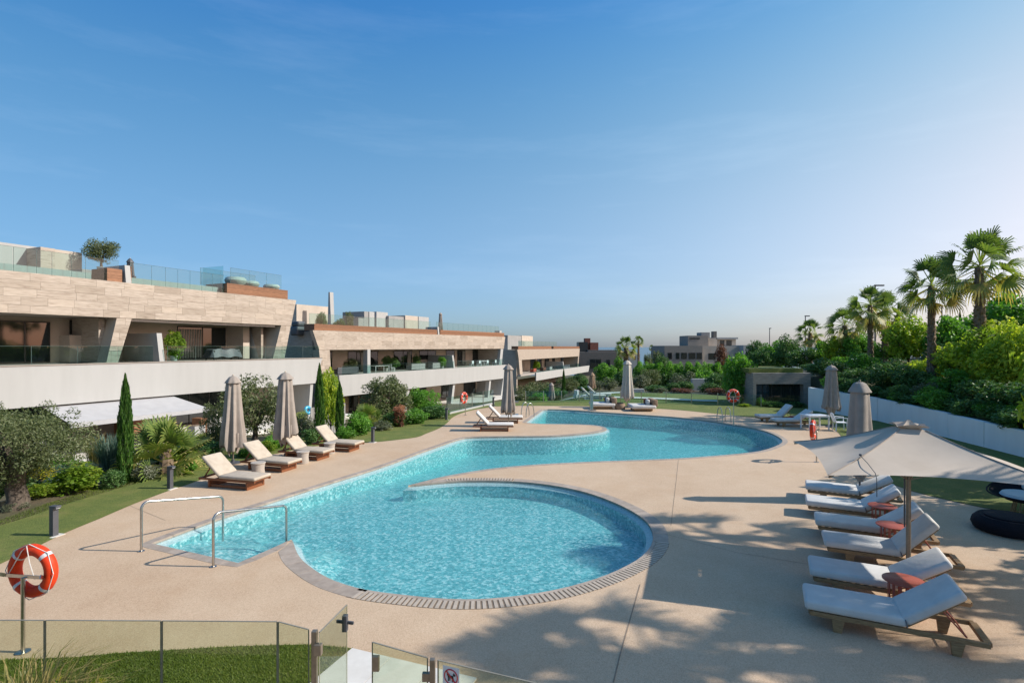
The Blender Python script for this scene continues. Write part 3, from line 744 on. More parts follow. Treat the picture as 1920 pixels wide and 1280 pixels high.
# white balcony wall with slanted end
uP = FA.u(604, .5)
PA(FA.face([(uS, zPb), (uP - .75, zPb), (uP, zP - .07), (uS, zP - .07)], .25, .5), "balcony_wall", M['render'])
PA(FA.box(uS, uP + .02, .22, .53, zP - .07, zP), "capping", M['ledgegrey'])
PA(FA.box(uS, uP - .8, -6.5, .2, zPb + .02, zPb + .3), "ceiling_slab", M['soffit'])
# upper terrace back wall with openings
vb = -3.6
def ub(x): return FA.u(x, vb)
def zb(x, y): return FA.z(x, y, vb)
PA(FA.box(uS, uE - .5, vb - .25, vb, zP - .05, zFb + .01), "back_wall", M['beige'])
window(FA, A, ub(-60), ub(93), zP, zFb - .25, vb + .01, 3, "sliding_door")
window(FA, A, ub(130), ub(172), zb(150, 627), zb(150, 601), vb + .01, 1)
PA(FA.box(ub(112), ub(172), vb + .01, vb + 1.0, zP, zb(150, 629)), "low_wall", M['beige'])
window(FA, A, ub(332), ub(422), zP, zFb - .22, vb + .01, 2, "sliding_door", pane=M['pane'])
for i in range(9):
    a = ub(336) + i * .19; PA(FA.box(a, a + .13, vb + .045, vb + .06, zP + .1, zFb - .4), "curtain", M['curtain'])
PA(FA.box(ub(425), ub(437), vb + .01, vb + 1.8, zP, zFb), "side_wall", M['beige'])
PA(FA.side([(-2.4, zP), (-1.2, zP), (-2.25, zFb - .02), (-2.4, zFb - .02)], ub(444), ub(444) + .12), "fin", M['render'])
PA(FA.side([(-3.5, zP), (-.96, zP), (-.96, zFb), (-3.5, zFb)], uEb - 2.0, uEb - 1.8), "side_wall", M['trav'])
# partition between the two flats, rendered white with a slanted end
up0 = FA.u(290, -.3)
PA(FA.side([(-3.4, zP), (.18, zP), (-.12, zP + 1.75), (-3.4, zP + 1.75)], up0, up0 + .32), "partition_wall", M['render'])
# awning cassette under the parapet, railing glass
PA(FA.box(FA.u(249), FA.u(520), -.44, -.25, zFb - .16, zFb - .01), "awning_cassette", M['alu'])
rail(FA, A, uS, FA.u(286, .3), .36, zP, zP + .93, 1.9)
rail(FA, A, FA.u(312, .3), uP - .2, .36, zP, zP + .93, 1.9)
# roof terrace
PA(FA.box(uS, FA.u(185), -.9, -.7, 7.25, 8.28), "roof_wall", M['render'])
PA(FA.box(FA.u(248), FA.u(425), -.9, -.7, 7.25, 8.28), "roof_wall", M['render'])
rail(FA, A, 0, 0, -.25, zFt, 9.1, cuts=[uS, FA.u(-60), FA.u(-10), FA.u(29), FA.u(72), FA.u(101), FA.u(138), FA.u(164), FA.u(228)])
rail(FA, A, 0, 0, -.25, zFt, 9.1, cuts=[FA.u(249), FA.u(288), FA.u(314), FA.u(337), FA.u(360), FA.u(382), FA.u(402), FA.u(424)])
PA(FA.box(uS, FA.u(78, -6), -7, -6, 7.25, FA.z(60, 462, -6)), "penthouse_wall", M['render'])
PA(FA.box(FA.u(76, -4.5), FA.u(103, -4.5), -6.9, -4.5, 7.25, FA.z(100, 466, -4.5)), "stair_head", M['trav'])
PA(FA.box(FA.u(103, -4.5) + .01, FA.u(154, -4.5), -6.9, -4.52, 7.25, FA.z(100, 466, -4.5) - .02), "stair_head", M['beige'])
PA(FA.box(FA.u(154, -3), FA.u(225, -3), -4.2, -3, 7.25, 8.75), "roof_planter", M['greyrender'])
# partition on the roof with wood boxes either side
PA(FA.side([(-2.6, 7.25), (.02, zFt), (-.12, 8.9), (-2.6, 8.9)], FA.u(236), FA.u(236) + .3), "roof_partition", M['render'])
planter(FA, A, FA.u(203), FA.u(231), -1.6, -.1, zFt + .01, zFt + .75, 4)
planter(FA, A, FA.u(241) + .2, FA.u(247) + .05, -1.6, -.1, zFt + .01, zFt + 1.0, 5)
planter(FA, A, FA.u(426), FA.u(540), -2.2, -.02, zFt + .01, FA.z(480, 537), 6)
zpl = FA.z(480, 537)
rail(FA, A, 0, 0, -.35, zpl - .05, zpl + 1.15, cuts=[FA.u(438), FA.u(473), FA.u(505), FA.u(534)])
siderail(FA, A, FA.u(424), -2.4, -.3, zFt, zpl + 1.2)
rail(FA, A, 0, 0, -2.35, zpl - .05, zpl + 1.15, cuts=[FA.u(418), FA.u(455), FA.u(491), FA.u(520)])
# ground floor: pillars, recessed rooms
PA(FA.box(uS, uP - 1.0, -4.2, -4.0, zG, zPb + .02), "back_wall", M['beige'])
PA(FA.box(FA.u(289), FA.u(313), -.5, .22, zG, zPb), "pillar", M['render'])
PA(FA.side([(-4.0, zG), (.1, zG), (.35, zPb), (-4.0, zPb)], uP - 1.15, uP - .85), "side_wall", M['render'])
PA(FA.box(uS, uP + 1, -4.0, 3.2, zG - .3, zG), "patio", M['paver'])
window(FA, A, FA.u(0, -3.9), FA.u(130, -3.9), zG, zPb - .3, -3.98, 3, "sliding_door")
window(FA, A, FA.u(315, -3.9), FA.u(460, -3.9), zG, zPb - .3, -3.98, 4, "sliding_door")
PA(FA.box(FA.u(215, -3.9), FA.u(240, -3.9), -3.98, -2.2, zG, zPb), "wood_wall", M['woodclad'])
window(FA, A, FA.u(520, -3.9), FA.u(560, -3.9), zG + .9, zPb - .4, -3.98, 1)
PA(FA.box(FA.u(30), FA.u(70), 1.6, 1.8, zG, zG + 1.0), "garden_wall", M['render'])
# open awning of the ground floor flat
aw = MB(); a0, a1 = FA.u(75), FA.u(291)
z0_, z1_ = zPb - .05, zPb - .75
for th in (0,):
    P4 = [FA.w(a0, .15, z0_), FA.w(a1 + .9, .15, z0_), FA.w(a1 + 1.3, 3.1, z1_), FA.w(a0 - .2, 3.1, z1_)]
    aw.hexa([p - Vector((0, 0, .02)) for p in P4] + P4)
q = FA.box(a0 - .2, a1 + 1.3, 3.06, 3.16, z1_ - .20, z1_ + .03); aw.add(q.v, q.f)
PA(aw, "awning", M['awning'])
for uu in (a0 + 1, a1 - .4): PA(MB().bar(FA.w(uu, .2, z0_ - .25), FA.w(uu + .6, 3.0, z1_ - .1), .06), "awning_arm", M['anthracite'])

# ===== second building
FB = Fr((-18.6, 51.4), (-1.30, 85.0)); 
B = empty("apartment_building", FB.w(15, 0, -3.5), label="second terraced building with long cedar roof strip between its larger and smaller neighbours", cat="building")
def PB(mb, name, m, **k): return mb.build(name, m, B, world=True, **k)
LB = FB.u(947); bFb, bFt, bP, bPb, bG = 3.80, 5.68, 1.26, -.86, -3.5
PB(FB.face([(.05, bFb), (LB - .55, bFb), (LB - .05, bFt), (-.75, bFt)], -.45, 0), "parapet_wall", M['beige'])
cladding(FB, B, [(0, bFb), (LB - .5, bFb), (LB, bFt), (-.8, bFt)], 0, 4, (1.0, 2.2), 21)
colB = [(.55, bP), (1.75, bP), (1.15, bFb - .004), (0, bFb - .004)]
colB = [(-.35 + .7, bP), (1.55, bP), (1.35, bFb - .004), (0, bFb - .004)]
PB(FB.face(colB, -.9, -.03), "pillar", M['beige']); cladding(FB, B, colB, -.03, 5, (.6, 1.2), 22)
PB(FB.side([(-9, bG), (-.5, bG), (-.5, bFt - .05), (-9, bFt - .05)], .1, .5), "end_wall", M['darkstone'])
PB(FB.side([(-9, bG), (-.95, bG), (-.95, bFt - .06), (-9, bFt - .06)], .06, .09), "end_cladding", M['trav'])
PB(FB.face([(LB - 1.9, bP), (LB - 1.05, bP), (LB - .55, bFb), (LB - 1.35, bFb)], -.5, -.03), "pillar", M['render'])
PB(FB.side([(-4.2, bP), (-.55, bP), (-.55, bFb), (-4.2, bFb)], LB - 1.5, LB - 1.3), "side_wall", M['trav'])
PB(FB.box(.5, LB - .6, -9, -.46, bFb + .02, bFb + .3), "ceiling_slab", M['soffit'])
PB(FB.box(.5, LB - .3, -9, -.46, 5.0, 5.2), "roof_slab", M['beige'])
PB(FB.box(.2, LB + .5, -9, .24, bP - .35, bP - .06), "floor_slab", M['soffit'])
uPB0, uPB1 = FB.u(636, .5), FB.u(948, .5)
PB(FB.face([(uPB0 + .2, bPb), (uPB1 - .7, bPb), (uPB1, bP), (uPB0, bP)], .25, .5), "balcony_wall", M['render'])
PB(FB.box(uPB0, uPB1 - .8, -4.5, .2, bPb + .02, bPb + .3), "ceiling_slab", M['soffit'])
vb = -4.2
def ub(x): return FB.u(x, vb)
PB(FB.box(.5, LB - .6, vb - .25, vb, bP - .05, bFb), "back_wall", M['beige'])
for x0, x1, full, k in ((612, 622, 1, 1), (652, 684, 1, 2), (690, 708, 1, 1), (738, 772, 1, 2), (786, 817, 0, 2), (836, 852, 0, 1), (857, 872, 1, 1), (886, 905, 1, 2)):
    window(FB, B, ub(x0), ub(x1), bP if full else bP + 1.1, bFb - .2, vb + .01, k, "sliding_door" if full else "window", fw=.09)
for x in (676, 763, 866): PB(FB.box(ub(x), ub(x) + .7, vb + .075, vb + .09, bP + .1, bFb - .35), "curtain", M['curtain'])
PB(FB.box(FB.u(685, -.2), FB.u(690.5, -.2), -.5, .1, bP, bFb + .02), "pillar", M['render'])
upB = FB.u(850, .1)
PB(FB.side([(-4.1, bP), (.15, bP), (-.1, bP + 1.7), (-4.1, bP + 1.7)], upB, upB + .35), "partition_wall", M['render'])
rail(FB, B, uPB0 + .5, upB - .2, .36, bP, bP + .9, 2.4); rail(FB, B, upB + .6, uPB1 - .4, .36, bP, bP + .9, 2.4)
planter(FB, B, -.55, FB.u(820), -1.4, -.02, bFt + .01, bFt + .62, 3)
planter(FB, B, FB.u(826), LB - .25, -1.4, -.02, bFt + .01, bFt + .62, 3)
PB(FB.side([(-2, bFt), (.0, bFt), (-.1, bFt + 1.0), (-2, bFt + 1.0)], FB.u(821.5), FB.u(821.5) + .3), "roof_partition", M['render'])
PB(FB.box(LB - .2, LB + .55, -1.8, -.9, 5.2, bFt + 1.0), "roof_box", M['render'])
rail(FB, B, -.4, FB.u(818), -.9, bFt + .3, bFt + 1.65, 2.6); rail(FB, B, FB.u(828), LB - .4, -.9, bFt + .3, bFt + 1.65, 1.35)
def roofbox(F, root, x0, x1, ytop, v, dv, m, zb_, name="stair_head"):
    u0, u1 = F.u(x0, v), F.u(x1, v); zt = F.z((x0 + x1) / 2, ytop, v)
    return F.box(u0, u1, v - dv, v, zb_, zt).build(name, m, root, world=True)
roofbox(FB, B, 556, 624, 573, -6, 3, M['beige'], 5.2, "roof_wall")
roofbox(FB, B, 672, 683, 596, -5, 3, M['greyrender'], 5.2); roofbox(FB, B, 683, 692, 584, -5, 3.5, M['greyrender'], 5.2); roofbox(FB, B, 692.5, 702, 584.5, -4.9, 3, M['render'], 5.2); roofbox(FB, B, 706, 727, 585, -5.4, 3, M['render'], 5.2)
roofbox(FB, B, 729, 759, 593, -5, 3, M['greyrender'], 5.2); roofbox(FB, B, 760, 784, 592, -4.8, 3, M['beige'], 5.2); roofbox(FB, B, 785, 804, 594, -4.7, 3, M['render'], 5.2)
PB(FB.side([(-3.6, 5.2), (-3.0, 5.2), (-3.25, FB.z(622, 548, -3.3)), (-3.45, FB.z(622, 548, -3.3))], FB.u(619, -3.2), FB.u(619, -3.2) + .5), "chimney", M['render'])
# ground floor of the second building
PB(FB.box(.5, LB - .5, -4.6, -4.4, bG, bPb + .02), "back_wall", M['beige'])
PB(FB.box(-3, LB + 1, -4.4, 3.0, bG - .3, bG), "patio", M['paver'])
for x in (765, 851, 919):
    u_ = FB.u(x, .2); PB(FB.face([(u_ - .75, bG), (u_ - .25, bG), (u_ + .3, bPb), (u_ - .2, bPb)], -.4, .22), "slanted_pillar", M['render'])
u_ = LB - .6; PB(FB.face([(u_ - 1.2, bG), (u_ - .4, bG), (u_ + .2, bPb), (u_ - .4, bPb)], -4.4, .22), "side_wall", M['render'])
for x0, x1 in ((655, 672), (676, 690), (775, 800), (828, 848), (870, 892), (896, 912)): window(FB, B, FB.u(x0, -4.3), FB.u(x1, -4.3), bG + .1, bPb - .5, -4.38, 2, "sliding_door", fw=.09)

# ===== third building
FC = Fr((1.3, 100.0), (17.8, 140.5))
Cb = empty("apartment_building", FC.w(18, 0, -5), label="small distant terraced building stepped below the second one with cedar roof strip", cat="building")
def PC(mb, name, m, **k): return mb.build(name, m, Cb, world=True, **k)
LC = FC.u(1087); cFb, cFt, cP, cPb, cG = 1.62, 3.60, -1.1, -2.75, -5.2
PC(FC.face([(0, cFb), (LC - .6, cFb), (LC, cFt), (-.8, cFt)], -.5, 0), "parapet_wall", M['trav'])
PC(FC.box(.3, LC - .6, -8, -.5, cFb + .02, cFb + .3), "ceiling_slab", M['soffit'])
PC(FC.box(.3, LC - .3, -8, -.5, 3.0, 3.2), "roof_slab", M['beige'])
PC(FC.side([(-9, cG), (-.5, cG), (-.5, cFt - .05), (-9, cFt - .05)], .05, .5), "end_wall", M['trav'])
PC(FC.face([(.6, cP), (2.0, cP), (1.5, cFb), (.0, cFb)], -.9, -.02), "pillar", M['trav'])
PC(FC.face([(LC - 2.2, cP), (LC - 1.2, cP), (LC - .6, cFb), (LC - 1.5, cFb)], -4, -.03), "pillar", M['trav'])
PC(FC.box(.3, LC + .6, -8, .24, cP - .35, cP - .05), "floor_slab", M['soffit'])
PC(FC.face([(FC.u(1001), cPb), (FC.u(1101) - .5, cPb), (FC.u(1102), cP), (FC.u(1001), cP)], .25, .5), "balcony_wall", M['render'])
PC(FC.box(.5, LC - .6, -4.7, -4.5, cP, cFb), "back_wall", M['beige'])
for x0, x1 in ((995, 1004), (1008, 1016), (1022, 1030), (1036, 1041), (1052, 1057), (1066, 1072)): window(FC, Cb, FC.u(x0, -4.4), FC.u(x1, -4.4), cP, cFb - .3, -4.48, 2, "sliding_door", fw=.14)
PC(FC.box(.5, LC - .6, -4.7, -4.5, cG, cPb), "back_wall", M['beige'])
PC(FC.side([(-4.4, cP), (.1, cP), (-.1, cP + 1.7), (-4.4, cP + 1.7)], FC.u(1056), FC.u(1056) + .4), "partition_wall", M['render'])
rail(FC, Cb, FC.u(1002), LC - .4, .36, cP, cP + .9, 4)
planter(FC, Cb, -.3, FC.u(1034), -1.4, -.02, cFt + .01, cFt + .62, 3); planter(FC, Cb, FC.u(1038), LC - .25, -1.4, -.02, cFt + .01, cFt + .62, 3)
rail(FC, Cb, FC.u(998), FC.u(1066), -3, cFt, cFt + 1.7, 3)
roofbox(FC, Cb, 952, 978, 629, -6, 3, M['greyrender'], 3.2); roofbox(FC, Cb, 978.5, 999, 629.5, -5.9, 3, M['beige'], 3.2)

# ---------------------------------------------------------------- houses beyond the garden
def house_box(root, name, x0, x1, yt, Y, z0, dp, m):
    a, b = px(x0, yt, Y), px(x1, yt, Y); return MB().box(a.x, b.x, Y, Y + dp, z0, a.z).build(name, m, root, world=True)
def house_win(root, x0, x1, y0, y1, Y, panes=1):
    a, b = px(x0, y0, Y), px(x1, y1, Y)
    o = MB().box(a.x, b.x, Y - .06, Y + .1, b.z, a.z).build("window", M['frame'], root, world=True); w = (b.x - a.x) / panes
    for i in range(panes): MB().box(a.x + i * w + .12, a.x + (i + 1) * w - .12, Y - .075, Y - .055, b.z + .12, a.z - .12).build("pane", M['pane'], o, world=True)
D = empty("house", (22, 150, -4.4), label="dark stone house with brick chimney just past the smallest terraced building", cat="house")
house_box(D, "wall", 1086, 1156, 660, 150, -6, 12, M['darkstone'])
house_box(D, "wall", 1103, 1157, 656, 153, 1.0, 8, M['darkstone']); house_win(D, 1106, 1127, 673, 690, 150, 2); house_win(D, 1137, 1144, 674, 686, 150, 1)
house_box(D, "roof_terrace", 1085, 1102, 641, 156, 2.5, 5, M['frame']); house_box(D, "chimney", 1097, 1107, 634, 157, 2.5, 3, M['brick']); house_box(D, "brick_wall", 1107, 1122, 642, 156, 2.5, 5, M['brick'])
E = empty("house", (48, 152, -4.6), label="wide beige stone villa with grey upper storey and dark window bays", cat="house")
house_box(E, "wall", 1246, 1317, 648, 150, -6, 14, M['greystone']); house_box(E, "wall", 1317.2, 1408, 648.5, 152, -6, 14, M['beige'])
for x0, x1 in ((1252, 1260), (1267, 1274), (1277, 1288), (1291, 1304), (1306, 1316)): house_win(E, x0, x1, 661, 673, 150)
house_win(E, 1328, 1342, 662, 674, 152); house_win(E, 1378, 1394, 662, 671, 152)
house_box(E, "upper_storey", 1290, 1328, 629, 156, 4.0, 8, M['greystone']); house_box(E, "upper_storey", 1328.2, 1345, 634, 157, 4.0, 7, M['beige'])
house_box(E, "upper_storey", 1345.2, 1380, 635, 158, 4.0, 7, M['beige']); house_box(E, "chimney", 1315, 1331, 623, 158, 6.5, 4, M['greyrender']); house_box(E, "chimney", 1338, 1344, 621, 160, 6, 2, M['darkstone'])
house_win(E, 1293, 1312, 633, 636, 156, 2); house_win(E, 1350, 1358, 638, 648, 158); house_win(E, 1362, 1372, 638, 648, 158)
house_box(E, "roof_slab", 1343, 1384, 632.5, 157, 6.35, 9, M['render']); house_box(E, "side_wing", 1394, 1412, 647, 149, -6, 10, M['render']); house_win(E, 1399, 1407, 664, 680, 149)
P2 = empty("house", (48, 240, -10), label="plain white walled house glimpsed between distant palms", cat="house")
house_box(P2, "wall", 1156, 1200, 662, 240, -12, 10, M['render']); house_box(P2, "wall", 1170, 1190, 655, 244, 0, 6, M['render']); house_win(P2, 1161, 1166, 668, 674, 240); house_win(P2, 1188, 1192, 668, 674, 240)

# garden pavilion with planted roof
pv = empty("pavilion", px(1465, 775, 37.0), label="low stone pavilion with planted roof and dark glass front", cat="pavilion")
def pvb(x0, x1, y0, y1, Y0, Y1, name, m):
    a, b = px(x0, y0, Y0), px(x1, y1, Y0); return MB().box(a.x, b.x, Y0, Y1, b.z, a.z).build(name, m, pv, world=True, bevel=.01)
pvb(1412, 1520, 699, 720, 37, 41, "lintel", M['greystone']); pvb(1412, 1418, 720, 764, 37, 41, "pier", M['greystone']); pvb(1507, 1520, 720, 764, 37, 41, "pier", M['greystone'])
a, b = px(1418, 720, 37), px(1507, 764, 37)
MB().box(a.x, b.x, 40.4, 40.8, -.1, a.z).build("back_wall", M['greyrender'], pv, world=True)
for i in range(5):
    w = (b.x - a.x) / 5; o = MB().box(a.x + i * w, a.x + (i + 1) * w, 37.5, 37.56, -.05, a.z - .02).build("glass_door", M['frame'], pv, world=True); MB().box(a.x + i * w + .05, a.x + (i + 1) * w - .05, 37.48, 37.499, .02, a.z - .08).build("pane", M['pane'], o, world=True)
a, b = px(1408, 691, 37), px(1510, 699, 37); MB().box(a.x, b.x, 37.3, 41.5, b.z, a.z).build("roof_planting", M['lawn'], pv, world=True)
# ---------------------------------------------------------------- loungers
def rbox(x0, x1, y0, y1, z0, z1): return MB().box(x0, x1, y0, y1, z0, z1)
def cushion(mb_pts, name, m, parent, bevel=.05, puff=0):
    o = mb_pts.build(name, m, parent, smooth=True, bevel=bevel, seg=3); return o
def rot_y(mb, c, ang):
    """tilt the collected points about the local y axis through c"""
    ca, sa = math.cos(ang), math.sin(ang); out = []
    for x, y, z in mb.v:
        dx, dz = x - c[0], z - c[1]; out.append((c[0] + dx * ca - dz * sa, y, c[1] + dx * sa + dz * ca))
    mb.v = out; return mb
def lounger(kind, loc, rz, ang, label, group, cush, wood, name="sun_lounger", L_=1.22, flat_prop=True):
    o = empty(name, (loc[0], loc[1], loc[2] if len(loc) > 2 else 0), rz, label, "lounger", group)
    W = .35; hz = L_
    f = MB()
    if kind == 'rail':     # low rail frame running on behind the backrest
        zt = .245
        for s in (-1, 1): f.box(.06, 2.12, s * (W - .03) - .025, s * (W - .03) + .025, zt - .065, zt)
        f.box(.05, .12, -W + .055, W - .055, zt - .063, zt - .002); f.box(2.06, 2.15, -W + .055, W - .055, zt - .063, zt - .002)
        for i in range(9): a = .18 + i * .118; f.box(a, a + .07, -W + .055, W - .055, zt - .028, zt - .006)
        f.build("frame", wood, o, bevel=.006)
        for a in (.36, 1.72):
            for s in (-1, 1):
                y = s * (W - .03); MB().prism([(a, y - .026, 0), (a + .10, y - .026, 0), (a + .14, y - .026, zt - .066), (a - .02, y - .026, zt - .066)], (0, .052, 0)).build("leg", wood, o, bevel=.005)
        ca, sa = math.cos(ang), math.sin(ang)
        for s in (-1, 1):
            MB().tube([(hz + .52 * ca, s * .22, zt + .52 * sa - .02), (hz + .58 * ca + .22, s * .22, zt - .02)], .011).build("prop", M['terracotta'], o)
        MB().tube([(hz + .58 * ca + .22, -.22, zt - .02), (hz + .58 * ca + .22, .22, zt - .02)], .011).build("prop_bar", M['terracotta'], o)
        b = MB()
        for s in (-1, 1): b.box(hz, hz + .80, s * .28 - .02, s * .28 + .02, zt - .012, zt + .018)
        for i in range(6): b.box(hz + .06 + i * .13, hz + .12 + i * .13, -.259, .259, zt - .006, zt + .012)
        rot_y(b, (hz, zt), ang).build("back_frame", wood, o)
        zc = zt + .006; th = .135
    else:                  # platform on two solid boards
        zt = .27
        for s in (-1, 1): f.box(-.02, 1.95, s * (W - .03) - .02, s * (W - .03) + .02, zt - .06, zt)
        for i in range(10): a = .0 + i * .12; f.box(a, a + .09, -W + .05, W - .05, zt - .03, zt - .004)
        f.box(1.90, 1.955, -W + .05, W - .05, zt - .058, zt - .002)
        f.build("frame", wood, o, bevel=.005)
        for a in (.22, 1.55): MB().box(a, a + .05, -W + .0, W - .0, 0, zt - .062).build("leg", wood, o, bevel=.005)
        for a in (.272, ): 
            for s in (-1, 1): MB().box(a, 1.548, s * (W - .06) - .015, s * (W - .06) + .015, .02, .09).build("stretcher", wood, o)
        b = MB()
        for s in (-1, 1): b.box(hz, hz + .80, s * .28 - .02, s * .28 + .02, zt - .012, zt + .016)
        for i in range(6): b.box(hz + .06 + i * .13, hz + .12 + i * .13, -.259, .259, zt - .006, zt + .012)
        rot_y(b, (hz, zt), ang).build("back_frame", wood, o)
        ca, sa = math.cos(ang), math.sin(ang)
        for s in (-1, 1): MB().bar((hz + .5 * ca, s * .24, zt + .5 * sa - .02), (hz + .5 * ca + .25, s * .24, zt - .03), .03).build("prop", wood, o)
        zc = zt + .002; th = .10
    sc = cushion(MB().box(-.03 if kind != 'rail' else 0, hz + .02, -W, W, zc, zc + th), "seat_cushion", cush, o, .045)
    bc = MB().box(hz + .03, hz + .86, -W + .003, W - .003, zc + .004, zc + th + .004); rot_y(bc, (hz, zc), ang)
    cushion(bc, "back_cushion", cush, o, .045)
    ca, sa = math.cos(ang / 2), math.sin(ang / 2)
    if kind == 'rail':
        e = (hz + .008 - th * sa * .55, zc + th * ca * 1.0)
        MB().tube([(hz + .012, -W - .002, zc + .02), (e[0] + .006, -W - .002, e[1] - .02), (e[0], -W + .05, e[1] + .0), (e[0], W - .05, e[1] + .0), (hz + .012, W + .002, zc + .02)], .008, 6).build("piping", M['piping'], sc)
    return o
hd = R(-27)
RL = [((1508, 1142), 37, "pale sun lounger closest to the glass pool gate, with empty wooden rail behind its back"),
      ((1518, 1080), 34, "pale sun lounger with a red table at its near side, second from the gate"),
      ((1545, 1025), 47, "pale sun lounger right behind the pole of the open square parasol, back raised steeply"),
      ((1529, 985), 36, "pale sun lounger between two red side tables under the open square parasol"),
      ((1511, 948), 36, "pale sun lounger beside the closed parasol with capped top, red table at its side"),
      ((1511, 918), 30, "pale sun lounger at the far end of the row, beyond all the red side tables")]
for (c, a, lb) in RL:
    q = Vector(g(*c, .25)); q = q + Vector((math.sin(-hd), math.cos(hd))) * .35
    lounger('rail', q, hd + R(((a * 7) % 5 - 2) * .7), R(a), lb, "loungers along the right of the pool", M['cushion'], M['teak'])
hl = R(180 - 17)
LLb = ["cream lounger on red wood base at the near end of the row along the hedge", "second cream lounger along the hedge, between the two closed parasols' first stone table and the next",
       "third cream lounger along the hedge, behind the second closed parasol", "cream lounger at the far end of the row along the hedge, beside a bollard"]
LLb = ["cream lounger at the handrail end of the row below the taupe parasols", "cream lounger just behind the first drum table, below the two taupe parasols",
       "cream lounger between the second drum table and the small third one", "cream lounger at the bollard end of the row below the cypresses"]
for (c, a, lb) in zip([(463, 919.5), (528.5, 886), (595, 864), (655, 847.5)], (40, 40, 40, 42), LLb):
    q = Vector(g(*c)); dirv = Vector((math.cos(hl), math.sin(hl))); pr = Vector((math.sin(R(17)), math.cos(R(17))))
    q = q + pr * .35 - dirv * .22
    lounger('board', q, hl + R((len(lb) % 5 - 2) * .8), R(a + len(lb) % 4), lb, "loungers along the garden", M['cream'], M['redteak'])
lounger('board', (.05, 26.15), R(180), R(46), "cream lounger on the tongue of deck, the one nearer the shallow pool", "loungers on the deck tongue", M['whitecushion'], M['redteak'])
lounger('board', (.55, 28.9), R(180), R(46), "white lounger on the tongue of deck beside the pool ladder", "loungers on the deck tongue", M['whitecushion'], M['redteak'])
lounger('rail', (13.45, 29.3), R(-2), R(46), "grey shaded lounger on the far deck close to the lifebuoy and ladder", "loungers by the pavilion", M['cushion'], M['teak'])
lounger('rail', (13.55, 27.7), R(-2), R(36), "cream lounger on the far deck beside the white plastic table", "loungers by the pavilion", M['cushion'], M['teak'])
for (x, y, Y, lb) in ((1088, 756, 41.5, "white distant lounger beyond the far daybeds, beside the folded white parasol"), (1100, 753, 43.0, "white distant lounger beyond the far daybeds, under the brown parasol")):
    q = px(x, y, Y); lounger('board', (q.x + 1.9, q.y, gz1(q.x, q.y) + .06), R(180), R(45), lb, "white loungers on the lower terrace", M['whitecushion'], M['plastic'])

# ---------------------------------------------------------------- side tables
def drum_table(loc, lb, r=.215, h=.42):
    o = empty("side_table", (loc[0], loc[1], 0), 0, lb, "table", "drum side tables")
    MB().lathe([(r * .92, 0), (r * .95, .02), (r * .86, h * .5), (r * .95, h - .045), (r * .93, h - .041)], n=28).build("drum", M['stonetable'], o, smooth=True)
    MB().lathe([(r, h - .04), (r * 1.04, h - .03), (r * 1.04, h - .008), (r * 1.01, h)], n=28).build("table_top", M['stonetable'], o, smooth=True)
drum_table(g(484, 866, .42), "drum shaped stone side table between the first two cream loungers"); drum_table(g(568, 845.5, .42), "drum shaped stone side table between the second and third cream loungers")
drum_table(g(618, 829.5, .42), "drum shaped stone side table before the last cream lounger")
def red_table(loc, lb, r=.28, h=.55):
    o = empty("side_table", (loc[0], loc[1], 0), .3, lb, "table", "red metal side tables")
    MB().lathe([(r * .97, h - .022), (r, h - .016), (r, h - .004), (r * .98, h)], n=32).build("table_top", M['terracotta'], o, smooth=True)
    for i in range(14):
        a = 2 * pi * i / 14; MB().bar((.20 * math.cos(a), .20 * math.sin(a), .02), (.20 * math.cos(a), .20 * math.sin(a), h - .023), .035, .008, up=(math.cos(a), math.sin(a), 0)).build("slat", M['terracotta'], o)
    MB().torus((0, 0, .015), .20, .014, (0, 0, 1), 24, 6).build("base_ring", M['terracotta'], o, smooth=True)
    MB().torus((0, 0, .22), .195, .010, (0, 0, 1), 24, 6).build("middle_ring", M['terracotta'], o, smooth=True)
red_table((5.98, 8.14), "round red metal table between the two loungers closest to the gate"); red_table((7.6, 10.66), "round red metal table at the foot of the open square parasol's pole")
red_table((8.3, 11.95), "round red metal table by the lounger with the capped closed parasol"); red_table((15.1, 28.6), "small red table between the two loungers near the pavilion", .2, .4)

